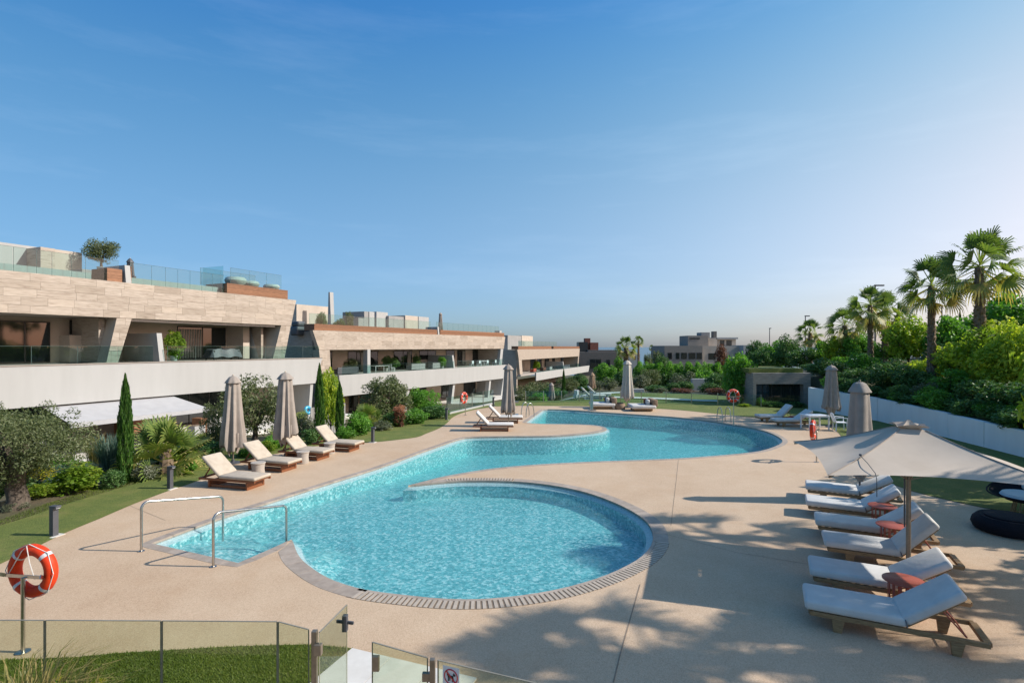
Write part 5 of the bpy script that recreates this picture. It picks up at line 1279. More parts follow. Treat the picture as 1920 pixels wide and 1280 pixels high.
def small_chair(F, x, v, z, lb, m, grp, dr=0):
    c = on(F, x, v, z); o = empty("terrace_chair", c, math.atan2(F.d.y, F.d.x) + dr, lb, "chair", grp)
    MB().box(-.24, .24, -.24, .24, .42, .47).build("seat", m, o); MB().box(-.24, .24, .21, .25, .47, .86).build("backrest", m, o)
    for a in (-.21, .21):
        for d in (-.21, .21): MB().box(a - .02, a + .02, d - .02, d + .02, 0, .42).build("leg", m, o)
small_table(FB, 905, -1.5, bP - .06, 1.1, "white dining table on the second building's far balcony", M['plastic'])
for x in (884, 897, 912, 927): small_chair(FB, x, -.7, bP - .06, "white dining chair on the second building's far balcony", M['plastic'], "balcony dining chairs", pi)
small_table(FB, 712, -1.4, bP - .06, 1.2, "white table on the second building's balcony behind the white pillar", M['alu'])
small_chair(FB, 735, -1.4, bP - .06, "pale chair on the second building's balcony near potted greenery", M['alu'], "balcony chairs", 1.2)
def sofa(F, x, v, z, w, lb, m):
    c = on(F, x, v, z); o = empty("terrace_sofa", c, math.atan2(F.d.y, F.d.x), lb, "sofa")
    MB().box(-w, w, -.4, .4, .08, .42).build("seat", m, o, bevel=.03); MB().box(-w, w, -.42, -.25, .42, .78).build("backrest", m, o, bevel=.03)
    for a in (-w + .1, w - .1): MB().box(a - .09, a + .09, -.24, .4, .425, .60).build("armrest", m, o, bevel=.03)
sofa(FB, 648, -1.2, bP - .06, 1.5, "dark low sofa on the second building's balcony beside slanted pillar", M['anthracite']); sofa(FB, 780, -1.4, bP - .06, 1.4, "grey low sofa on the second building's balcony by the partition", M['greyrender']); sofa(FB, 815, -1.4, bP - .06, 1.0, "short grey sofa against the second building's partition", M['greyrender'])
c = on(FB, 575, -2.6, 5.2); o = empty("covered_seating", c, 1.1, "dark covered seating on the second building's roof end", "sofa"); MB().box(-1.6, 1.6, -.5, .5, 0, .9).build("cover", M['anthracite'], o, bevel=.16, seg=3, smooth=True); MB().box(-1.5, -.5, -.5, .5, .85, 1.4).build("raised_cover", M['anthracite'], o, bevel=.2, seg=3, smooth=True)
sofa(FB, 770, -2.3, 5.2, 1.5, "white roof terrace sofa in front of the roof stair heads", M['alu'])
for x, m, lb in ((1000, 'terracotta', "red toned seat on the third building's balcony"), (1018, 'brick', "brick red seat on the third building's balcony"), (1030, 'alu', "pale seat on the third building's balcony")): sofa(FC, x, -1.0, cP - .05, .9, lb, M[m])
# ground floor patio: outdoor kitchen cart, pale bench, blue inflatable
c = on(FA, 404, 1.6, zG); o = empty("outdoor_kitchen", c, math.atan2(FA.d.y, FA.d.x), "pale outdoor kitchen block with wooden end on the ground floor patio", "kitchen block")
MB().box(-1.3, 1.3, -.4, .4, 0, .92).build("cabinet", M['pot'], o, bevel=.01); MB().box(-1.32, -.9, -.42, .42, 0, 1.15).build("wood_end", M['woodclad'], o, bevel=.01); MB().box(-.85, 1.34, -.44, .44, .925, .97).build("worktop", M['alu'], o); MB().lathe([(.30, .97), (.32, 1.15), (.25, 1.32), (.05, 1.38)], n=20).build("grill_hood", M['steel'], o, smooth=True)
c = on(FA, 368, 2.6, zG); o = empty("planter_box", c, math.atan2(FA.d.y, FA.d.x), "white square planter box on the ground floor patio", "planter"); MB().box(-.35, .35, -.35, .35, 0, .85).build("box", M['render'], o, bevel=.01); MB().box(-.31, .31, -.31, .31, .84, .87).build("soil", M['channel'], o)
q = px(577, 769, 36); o = empty("inflatable", (q.x, q.y, gz1(q.x, q.y)), 0, "bright blue inflatable glimpsed beside the left cypress", "inflatable"); b = MB().torus((0, 0, q.z - gz1(q.x, q.y)), .20, .11, (1, -.6, .2), 28, 12); mb_ = mat("blue_vinyl", (.04, .30, .50), (.06, .42, .62), 3, .2); b.build("ring", mb_, o, smooth=True); MB().tube([(0, 0, 0), (0, 0, q.z - gz1(q.x, q.y) - .25)], .03, 6).build("stand", M['anthracite'], o)
c = px(616, 775, 36); o = empty("screen_wall", (c.x, c.y, gz1(c.x, c.y)), R(65), "pale grey slatted screen between the two cypresses", "screen")
for i in range(14): MB().box(-1.6 + i * .23, -1.6 + i * .23 + .2, -.02, .02, 0, c.z - gz1(c.x, c.y) + .55).build("slat", M['greyrender'], o)
# ---------------------------------------------------------------- plants
def unit(v): return v / (np.linalg.norm(v, axis=-1, keepdims=True) + 1e-9)
def leaves(rg, C, Rr, n, size, aspect=.45, zs=1.0, out=.6, up=.2, inner=.55, rndc=None, fold=False):
    C = np.asarray(C, float); Rr = np.asarray(Rr, float); w = Rr ** 2; w = w / w.sum()
    k = rg.choice(len(C), n, p=w); d = unit(rg.normal(size=(n, 3))); rad = Rr[k] * (inner + (1.06 - inner) * rg.random(n) ** .55)
    P = C[k] + d * rad[:, None] * np.array([1, 1, zs])
    N = unit(d * out + rg.normal(size=(n, 3)) * .6 + np.array([0, 0, up]))
    A = unit(np.cross(N, rg.normal(size=(n, 3)))); B = np.cross(N, A)
    s = size * (.6 + .8 * rg.random(n)); a = A * (s / 2)[:, None]; b = B * (s * aspect / 2)[:, None]
    V = np.stack([P - a, P + b, P + a, P - b], 1).reshape(-1, 3); F2 = np.arange(4 * n).reshape(n, 4)
    cr = (rg.random(len(C)) if rndc is None else rndc); at = np.clip(.55 * cr[k] + .45 * rg.random(n), 0, 1)
    return V, F2, at
def crown_clumps(rg, n, rx, rz, zc, rr, flat_=0):
    d = unit(rg.normal(size=(n, 3))); rad = .35 + .65 * rg.random(n) ** .5
    C = d * rad[:, None] * np.array([rx, rx, rz]) + np.array([0, 0, zc]); C[:, 2] = np.maximum(C[:, 2], zc - rz * .85)
    return C, rr * (.6 + .7 * rg.random(n))
def mk(name, V, F2, at, m): return np_mesh(name, V, F2, m, False, at)
def trunk_mesh(name, rg, h, r0, r1, limbs, bend=.12, C=None, m=None):
    b = MB(); p = Vector((0, 0, -.02)); pts = [p]; k = 5
    for i in range(1, k + 1): pts.append(Vector((bend * math.sin(i * 1.3 + rg.random()) * i / k, bend * math.cos(i * 1.7 + rg.random()) * i / k, h * i / k)))
    b.tube(pts, [r0 * (1.25 if i == 0 else 1) + (r1 - r0) * i / k for i in range(k + 1)], 8)
    if C is not None:
        for i in rg.choice(len(C), min(limbs, len(C)), replace=False):
            e = Vector(C[i]); s_ = pts[-1 - int(rg.integers(0, 3))]; mid = s_.lerp(e, .5) + Vector((0, 0, -.04)); b.tube([s_, mid, e], [r1 * .8, r1 * .5, r1 * .2], 6)
    me = bpy.data.meshes.new(name); me.from_pydata(b.v, [], b.f); me.materials.append(m or M['bark'])
    for p_ in me.polygons: p_.use_smooth = True
    return me
PROTO = {}
def tree_proto(key, leafkey, seed, nl, size, aspect=.45, clumps=34, rr=.14, z0=.22, trunk=(.30, .035, .022), out=.6, up=.2, inner=.5, mixk=None):
    rg = np.random.default_rng(seed); zc = (1 + z0) / 2; rz = (1 - z0) / 2 - rr * .45
    C, Rr = crown_clumps(rg, clumps, .5 - rr * .6, rz, zc, rr)
    V, F2, at = leaves(rg, C, Rr, nl, size, aspect, 1.0, out, up, inner)
    # stray twigs break the outline
    C2, R2 = crown_clumps(rg, clumps // 2, .5, rz + rr * .4, zc, rr * .4); V2, F3, a2 = leaves(rg, C2, R2, nl // 10, size * .9, aspect)
    V = np.vstack([V, V2]); F2 = np.vstack([F2, F3 + len(F2) * 4]); at = np.concatenate([at, a2])
    PROTO[key] = (mk("crown", V, F2, at, L[leafkey]), trunk_mesh("trunk", rg, *trunk, 9, .03, C))
for i in range(3):
    tree_proto(f'green{i}', 'green', 10 + i, 5200, .062, .62, 40, .15, .12, (.25, .035, .022))
    tree_proto(f'dark{i}', 'dark', 20 + i, 4800, .055, .6, 40, .15, .05, (.2, .035, .022))
    tree_proto(f'yellow{i}', 'yellow', 30 + i, 5200, .058, .6, 40, .145, .10, (.25, .03, .02))
    tree_proto(f'oliveb{i}', 'olive', 40 + i, 5600, .052, .34, 40, .14, .16, (.30, .05, .028))
    tree_proto(f'sage{i}', 'sage', 50 + i, 2600, .075, .4, 24, .19, .0, (.15, .03, .02))
    tree_proto(f'lime{i}', 'lime', 60 + i, 2600, .085, .6, 24, .19, .0, (.15, .03, .02))
    tree_proto(f'dshrub{i}', 'dark', 70 + i, 2800, .080, .55, 26, .19, .0, (.15, .03, .02))
    tree_proto(f'gshrub{i}', 'green', 80 + i, 2800, .080, .55, 26, .19, .0, (.15, .03, .02))
tree_proto('blue0', 'blue', 90, 3200, .10, .12, 26, .2, .0, (.1, .03, .02), .9, .5)
tree_proto('blue1', 'blue', 91, 3200, .10, .12, 26, .2, .0, (.1, .03, .02), .9, .5)
tree_proto('red0', 'red', 92, 2600, .08, .5, 26, .2, .0, (.1, .03, .02)); tree_proto('var0', 'variegated', 93, 3000, .07, .5, 26, .18, .0, (.1, .03, .02))
tree_proto('flower0', 'flower', 94, 700, .05, .8, 26, .2, .1, (.1, .03, .02)); tree_proto('pink0', 'pink', 95, 900, .06, .7, 20, .2, .1, (.1, .03, .02))
tree_proto('pom0', 'olive', 96, 6500, .050, .42, 46, .13, .10, (.3, .04, .025)); tree_proto('pom1', 'green', 97, 6500, .046, .5, 46, .13, .06, (.3, .04, .025))
NAMES = {}
def plant(key, x, y, w, h, label, cat="shrub", name=None, z=None, group=None, rz=None, sink=.06, yw=None):
    z = floor_z(x, y) - sink if z is None else z
    o = empty(name or ("tree" if cat == "tree" else "shrub"), (x, y, z), (hash((round(x, 2), round(y, 2))) % 628) / 100 if rz is None else rz, label, cat, group)
    cr, tr = PROTO[key]
    c = link(bpy.data.objects.new("crown" if cat == "tree" else "foliage", cr)); c.parent = o; c.scale = (w, w if yw is None else yw, h)
    t = link(bpy.data.objects.new("trunk" if cat == "tree" else "stem", tr)); t.parent = o; t.scale = (w, w, h)
    return o
def pplant(key, x, ytop, Y, wpx, label, cat="shrub", group=None, hmin=.3, name=None, **k):
    """x, top row and width in the photo, distance Y from what it grows beside"""
    t = px(x, ytop, Y); z = floor_z(t.x, t.y) - .06
    return plant(key, t.x, t.y, wpx * Y / FPX, max(hmin, t.z - z), label, cat, name, z, group, **k)

# --- cypresses
def cypress_mesh(name, seed, n=8500):
    rg = np.random.default_rng(seed); z = rg.random(n) ** .9; prof = np.interp(z, [0, .06, .3, .6, .85, 1], [.36, .44, .48, .42, .24, .02])
    a = rg.random(n) * 2 * pi; wob = 1 + .16 * np.sin(5 * a + 14 * z) + .10 * np.sin(9 * a - 23 * z); r = prof * wob * (.62 + .42 * rg.random(n) ** .5)
    P = np.stack([r * np.cos(a), r * np.sin(a), .03 + z * .95], 1); d = unit(np.stack([np.cos(a) * .45, np.sin(a) * .45, np.ones(n)], 1) + rg.normal(size=(n, 3)) * .18)
    d[:, 2] *= 1.0; sx = unit(np.cross(d, rg.normal(size=(n, 3)))); ln = .045 * (.6 + .8 * rg.random(n))
    A = d * np.array([2.4, 2.4, 1.0]) * ln[:, None]; B = sx * np.array([1, 1, .25]) * (ln * .95)[:, None]
    V = np.stack([P - A * .5, P + B * .5, P + A * .5, P - B * .5], 1).reshape(-1, 3)
    at = np.clip(.5 + .5 * np.sin(7 * a + 19 * z) * .5 + rg.normal(size=n) * .22, 0, 1)
    return mk(name, V, np.arange(4 * n).reshape(n, 4), at, L['cypress'])
CY = [cypress_mesh("crown", 1), cypress_mesh("crown", 2)]
ctr_ = trunk_mesh("trunk", np.random.default_rng(3), .5, .12, .06, 0, .0)
def cypress(x, ytop, Y, wpx, label, k=0, grp="cypresses"):
    t = px(x, ytop, Y); z = floor_z(t.x, t.y) - .05; o = empty("cypress_tree", (t.x, t.y, z), k * 1.3, label, "tree", grp); w = wpx * Y / FPX
    c = link(bpy.data.objects.new("crown", CY[k % 2])); c.parent = o; c.scale = (w, w, t.z - z)
    c = link(bpy.data.objects.new("trunk", ctr_)); c.parent = o; c.scale = (w, w, (t.z - z) * .9)
cypress(235, 699, 16.2, 24, "slim cypress standing alone before the white awning", 0); cypress(599, 680, 23.5, 17, "taller of the two cypresses at the corner of the largest building", 1); cypress(637, 714, 24.5, 15, "shorter of the two cypresses at the corner of the largest building", 0); cypress(1057, 690, 60, 6, "thin distant cypress before the third building's white balcony wall", 1)
cypress(1800, 577, 70, 7, "dark slim conifer tip behind the trees of the bank", 0)

# --- palms
def fan_leaf(rg, base, az, el, pet, fr, nb=18, spread=1.9, droop=.5, V=None, F2=None, at=None, tone=.4, roll=.75):
    d = np.array([math.cos(el) * math.cos(az), math.cos(el) * math.sin(az), math.sin(el)]); side = np.array([-math.sin(az), math.cos(az), 0.0]); nrm = np.cross(d, side); ro = rg.normal() * roll; side, nrm = side * math.cos(ro) + nrm * math.sin(ro), nrm * math.cos(ro) - side * math.sin(ro)
    c = base + d * pet - np.array([0, 0, 1]) * pet * .10
    def quad(p, q, w0, w1, s, t):
        i = len(V); V.extend([p - s * w0, p + s * w0, q + s * w1, q - s * w1]); F2.append((i, i + 1, i + 2, i + 3)); at.append(t)
    quad(base, c, .02, .015, side, min(1, tone + .3))
    for k in range(nb):
        f = (k + .5) / nb * 2 - 1; a = f * spread; dd = d * math.cos(a) + side * math.sin(a) + nrm * (-.22 * abs(f)) * -1; dd = dd / np.linalg.norm(dd)
        ln = fr * (1 - .32 * abs(f)) * (.88 + .24 * rg.random()); s = np.cross(dd, nrm); s = s / (np.linalg.norm(s) + 1e-9); w = fr * .042
        p1 = c + dd * ln * .55; p2 = c + dd * ln * .85 - np.array([0, 0, 1]) * ln * droop * .18; p3 = c + dd * ln * 1.0 - np.array([0, 0, 1]) * ln * droop * (.45 + .2 * rg.random())
        t = min(1, max(0, tone + rg.normal() * .12)); quad(c, p1, w * .35, w, s, t); quad(p1, p2, w, w * .7, s, t); quad(p2, p3, w * .7, w * .12, s, min(1, t + .22))
def palm_crown(seed, nleaf=32, r=1.0, lo=-48, hi=84, skirt=True, m='palm'):
    rg = np.random.default_rng(seed); V, F2, at = [], [], []
    for i in range(nleaf):
        t = i / (nleaf - 1); az = i * 2.39996 + rg.normal() * .25; el = R(hi + (lo - hi) * t ** .85) + rg.normal() * .12
        fan_leaf(rg, np.array([0, 0, .0 + .16 * (1 - t)]), az, el, r * (.46 + .14 * rg.random()), r * .52, 16, 1.4, .35 + .55 * t, V, F2, at, .18 + .42 * t + .25 * (t > .86) + rg.normal() * .06)
    if skirt:
        for i in range(4): fan_leaf(rg, np.array([0, 0, -.15]), rg.random() * 6.28, R(-72), r * .30, r * .42, 9, 1.0, .3, V, F2, at, .95)
    return mk("crown", np.array(V), np.array(F2), at, L[m])
PC_ = [palm_crown(s) for s in (101, 102, 103)]
def palm_trunk(seed):
    rg = np.random.default_rng(seed); b = MB(); k = 26; pts = []; rr = []
    for i in range(k + 1):
        t = i / k; pts.append((.03 * math.sin(3 * t + seed), .03 * math.cos(2.4 * t + seed), t)); rr.append((1.0 - .32 * t + .25 * math.exp(-t * 14) + (.10 if i % 2 else -.02)) )
    base = len(b.v); n = 10
    for i, (p, r) in enumerate(zip(pts, rr)):
        for j in range(n): a = 2 * pi * j / n + .3 * (i % 2); q = r * (1 + .10 * rg.normal()); b.v.append((p[0] * 3 + q * math.cos(a), p[1] * 3 + q * math.sin(a), p[2]))
    for i in range(k):
        for j in range(n): a = i * n + j; c = i * n + (j + 1) % n; b.f.append((a, c, c + n, a + n))
    # old leaf bases stick out below the crown
    for i in range(150):
        t = .12 + .86 * (i / 150); a = i * 2.39996; r = 1.0 - .32 * t; ca, sa = math.cos(a), math.sin(a); w = .26; u_ = (-sa * w, ca * w); o_ = .55
        q0 = (r * .9 * ca, r * .9 * sa); q1 = ((r + o_) * ca, (r + o_) * sa); z = t; h = .018
        b.add([(q0[0] - u_[0], q0[1] - u_[1], z), (q0[0] + u_[0], q0[1] + u_[1], z), (q1[0] + u_[0] * .4, q1[1] + u_[1] * .4, z + h), (q1[0] - u_[0] * .4, q1[1] - u_[1] * .4, z + h)], [(0, 1, 2, 3)])
    me = bpy.data.meshes.new("trunk"); me.from_pydata(b.v, [], b.f); me.materials.append(M['palmbark']); return me
PT_ = [palm_trunk(1), palm_trunk(2)]
def palm(X, Y, zc, r, label, k=0, rt=.24, group="fan palms", z=None):
    z = (floor_z(X, Y) - .1) if z is None else z; o = empty("palm_tree", (X, Y, z), k * 2.1 + X, label, "tree", group)
    c = link(bpy.data.objects.new("crown", PC_[k % 3])); c.parent = o; c.location = (0, 0, zc - z); c.scale = (r, r, r)
    t = link(bpy.data.objects.new("trunk", PT_[k % 2])); t.parent = o; t.scale = (rt, rt, zc - z + .1)
def ppalm(x, yc, Y, rpx, label, k=0, rt=.24): q = px(x, yc, Y); palm(q.x, q.y, q.z, rpx * Y / FPX, label, k, rt)
ppalm(1837, 505, 27.5, 74, "tallest fan palm on the bank, thick shaggy trunk with hanging dead frond", 0, .27)
ppalm(1746, 540, 29.8, 58, "fan palm next to the tallest one, slimmer trunk reaching low", 1, .22)
ppalm(1632, 575, 38, 42, "fan palm with slim trunk standing before the tall street lamp", 2, .2); ppalm(1660, 590, 39.5, 44, "fan palm leaning out just beside the tall street lamp", 0, .24)
ppalm(1584, 612, 46.5, 36, "low feathery palm between two street lamps on the bank", 1, .28); ppalm(1519, 625, 66, 27, "short bushy palm beneath the mid height street lamp", 2, .3)
ppalm(1174, 652, 75, 23, "broad crowned palm behind the pale far parasol", 0, .4); ppalm(1197, 640, 110, 11, "small tall palm rising behind the broad crowned one", 1, .25); ppalm(1222, 652, 180, 6, "tiny distant palm silhouette above the hedge", 2, .3)
# palms right of the view whose shadows fall over the deck
for i, (X, Y, zc, r, lb) in enumerate(((13.5, 6.35, 8.0, 1.9, "tall fan palm on the right lawn whose frond shadows reach the gate"), (15.6, 5.6, 8.3, 2.0, "stout fan palm on the right lawn shading the loungers nearest the gate"), (16.1, 10.75, 8.0, 1.75, "fan palm behind the round lounge chair whose frond shadows touch the pool"))):
    palm(X, Y, zc, r, lb, i, .22, "palms on the right lawn", z=-.02)

# --- low fan palm, grasses
def clump_mesh(seed, n, ln, m, lean=.5, w=.012, rad=.18):
    rg = np.random.default_rng(seed); V, F2, at = [], [], []
    for i in range(n):
        a = rg.random() * 2 * pi; r = rad * math.sqrt(rg.random()); p = np.array([r * math.cos(a), r * math.sin(a), 0]); b_ = a + rg.normal() * .5
        l_ = ln * (.55 + .5 * rg.random()); o_ = lean * (.25 + rg.random()); d = np.array([math.cos(b_), math.sin(b_), 0]); s = np.array([-math.sin(b_), math.cos(b_), 0]) * w
        pts_ = [p, p + d * l_ * o_ * .25 + np.array([0, 0, l_ * .5]), p + d * l_ * o_ * .62 + np.array([0, 0, l_ * .83]), p + d * l_ * o_ * 1.0 + np.array([0, 0, l_ * (.98 - .25 * o_)])]
        ww = [1, .9, .6, .1]; t = rg.random()
        for j in range(3):
            k = len(V); V.extend([pts_[j] - s * ww[j], pts_[j] + s * ww[j], pts_[j + 1] + s * ww[j + 1], pts_[j + 1] - s * ww[j + 1]]); F2.append((k, k + 1, k + 2, k + 3)); at.append(min(1, t * .7 + .3 * j / 2))
    return mk("blades", np.array(V), np.array(F2), at, L[m])
def grass_clump(x, y, s, label, seed, m='straw', n=260, lean=.5, group=None, w=.010, z=None):
    o = empty("ornamental_grass", (x, y, floor_z(x, y) - .02 if z is None else z), 0, label, "grass clump", group)
    c = link(bpy.data.objects.new("blades", clump_mesh(seed, n, s, m, lean, w, .18 * s))); c.parent = o
q = px(205, 890, 18); grass_clump(q.x, q.y, 1.35, "tall feathery grass clump left of the lone cypress", 7, 'blue', 420, .45)
q = px(185, 880, 19); grass_clump(q.x, q.y, 1.45, "grass clump with pale plumes behind the lone cypress", 8, 'straw', 300, .4)
for i, (x, Y, s, lb) in enumerate(((20, 5.1, 1.1, "spiky ornamental grass at the end of the glass fence"), (72, 5.2, .98, "straw tipped ornamental grass before the glass fence"), (132, 5.2, .84, "small straw coloured grass tuft before the front lawn"))):
    q = px(x, 1300, Y); grass_clump(q.x, q.y, s, lb, 20 + i, 'straw', 300, .6, None, .008, z=-.02)
def low_palm(X, Y, s, label, seed=5):
    rg = np.random.default_rng(seed); V, F2, at = [], [], []; o = empty("low_palm", (X, Y, floor_z(X, Y) - .05), 0, label, "shrub")
    for i in range(46):
        az = i * 2.39996 + rg.normal() * .3; el = R(78 - 88 * (i / 45) ** .9); h = .35 * s * (1 - i / 60)
        fan_leaf(rg, np.array([rg.normal() * .10, rg.normal() * .10, h]), az, el, s * (.40 + .2 * rg.random()), s * .42, 16, 1.6, .25, V, F2, at, .25 + .5 * rg.random())
    c = link(bpy.data.objects.new("fronds", mk("fronds", np.array(V), np.array(F2), at, L['palm']))); c.parent = o
    MB().tube([(0, 0, 0), (0, 0, .45 * s)], [.14 * s, .09 * s], 8).build("stem", M['palmbark'], o)
q = px(312, 860, 17.5); low_palm(q.x, q.y, 1.75, "low golden fan palm beside the first bollard and cream lounger", 5)
q = px(395, 800, 27); low_palm(q.x, q.y, 1.3, "dim fan palm in the shade behind the first taupe parasol", 6); q = px(690, 770, 27); low_palm(q.x, q.y, 1.2, "bright leaved low palm right of the shorter cypress", 7)
q = px(548, 770, 27); low_palm(q.x, q.y, 1.4, "bluish fan palm before the largest building's slanted end", 8)

# --- the garden on the left
def near_olive():
    rg = np.random.default_rng(77); q = Vector(g(28, 952)); o = empty("olive_tree", (q.x, q.y, -.05), 0, "old olive tree with thick gnarled trunk at the lawn edge", "tree")
    C, Rr = crown_clumps(rg, 52, 1.5, .72, 1.62, .48); C[:, 0] -= .15; V, F2, at = leaves(rg, C, Rr, 27000, .080, .32, .8, .5, .2, .35)
    C2, R2 = crown_clumps(rg, 24, 1.75, .95, 1.85, .16); V2, F3, a2 = leaves(rg, C2, R2, 2200, .07, .3)
    V = np.vstack([V, V2]); F2 = np.vstack([F2, F3 + len(F2) * 4]); at = np.concatenate([at, a2])
    c = link(bpy.data.objects.new("crown", mk("crown", V, F2, at, L['olive']))); c.parent = o
    b = MB(); tw = MB()
    b.tube([(0, 0, 0), (.06, .02, .25), (-.05, .05, .6), (.05, 0, .95), (.0, .02, 1.25)], [.30, .22, .20, .18, .13], 14)
    for i in rg.choice(len(C), 12, replace=False): e = Vector(C[i]); b.tube([(0, 0, .95), Vector((0, 0, 1.0)).lerp(e, .5) + Vector((0, 0, .05)), e], [.12, .07, .02], 7)
    b.v = [(x * (1 + .10 * math.sin(9 * math.atan2(y, x) + 7 * z)), y * (1 + .10 * math.sin(9 * math.atan2(y, x) + 7 * z)), z) for x, y, z in b.v]
    b.build("trunk", M['bark'], o, smooth=True)
near_olive()
T = "tree"
pplant('oliveb0', 478, 706, 25, 118, "olive tree standing between the two taupe parasols of the cream lounger row", T, name="olive_tree")
pplant('pom0', 725, 704, 30, 100, "wide dark fruit tree in front of the second building's balcony wall", T); pplant('pom1', 792, 726, 32, 70, "smaller rounded tree beside the wide one, near the dark bollard", T)
pplant('yellow0', 620, 694, 33, 48, "yellow green tree glowing between the two cypresses", T)
pplant('oliveb1', 408, 748, 26, 60, "small olive half hidden behind the first taupe parasol", T, name="olive_tree")
sh_ = [('lime0', 150, 872, 15.3, 95, "lime green bush beside the lone cypress"), ('lime1', 78, 905, 14.6, 55, "yellow green bush right of the gnarled olive trunk"), ('gshrub0', 120, 852, 17.2, 70, "grassy green mound in the bed behind the lime bush"),
 ('blue0', 110, 872, 16.2, 60, "blue grey mound behind the lime bush"), ('blue1', 165, 865, 17, 55, "blue green mound left of the lone cypress"), ('var0', 272, 864, 16.5, 48, "cream variegated bush right of the lone cypress"),
 ('dshrub0', 215, 880, 15.6, 40, "dark low bush at the foot of the lone cypress"), ('lime2', 345, 838, 18.4, 55, "light green shrub behind the first cream lounger's bollard"), ('gshrub1', 300, 842, 18.8, 60, "green shrub beneath the low golden palm"),
 ('dshrub1', 395, 824, 20.0, 55, "dark green shrub behind the first taupe parasol"), ('gshrub2', 512, 818, 21.5, 50, "green shrub under the olive between the parasols"), ('lime0', 500, 826, 20.8, 34, "yellow flowering shrub beside the olive between the parasols"),
 ('sage0', 563, 775, 24, 55, "grey green shrub behind the second taupe parasol"), ('dshrub2', 585, 800, 22.5, 40, "dark shrub at the foot of the taller cypress"), ('gshrub0', 672, 772, 25, 55, "green shrub right of the shorter cypress"),
 ('gshrub1', 648, 798, 23.8, 38, "bushy shrub behind the last cream lounger"), ('sage1', 715, 788, 26.3, 44, "pale leaved shrub under the wide dark fruit tree"), ('dshrub0', 745, 772, 28, 60, "dark shrub filling under the wide dark fruit tree"),
 ('red0', 748, 766, 27.4, 26, "coral flowering shrub under the wide dark fruit tree"), ('gshrub2', 778, 768, 28.5, 50, "green shrub below the smaller rounded tree"), ('dshrub1', 815, 758, 30.5, 55, "dark rounded shrub beside the dark bollard"),
 ('sage2', 30, 940, 13.5, 40, "small grey shrub at the olive trunk's foot"), ('dshrub2', -40, 890, 14.2, 90, "dark bush behind the gnarled olive trunk"), ('gshrub0', 460, 840, 19.9, 34, "low green plant behind the second cream lounger"),
 ('gshrub1', 350, 862, 17.6, 40, "low leafy plant behind the first cream lounger"), ('sage0', 250, 850, 19.5, 60, "grey green shrub in the shade behind the lone cypress"), ('dshrub0', 60, 850, 18.5, 80, "dark shrub behind the gnarled olive tree")]
for k, x, yt, Y, w, lb in sh_: pplant(k, x, yt, Y, w, lb, group="shrubs of the left garden")
o = plant('flower0', *g(78, 925), .9, .5, "yellow blossoms on the bush right of the gnarled olive trunk", z=.35)
o = plant('pink0', px(750, 772, 27.2).x, 27.2, .7, .5, "coral blossoms under the wide dark fruit tree", z=gz1(-5.7, 27.2) + .7)
bpy.data.objects.remove(o.children[0]) if False else None
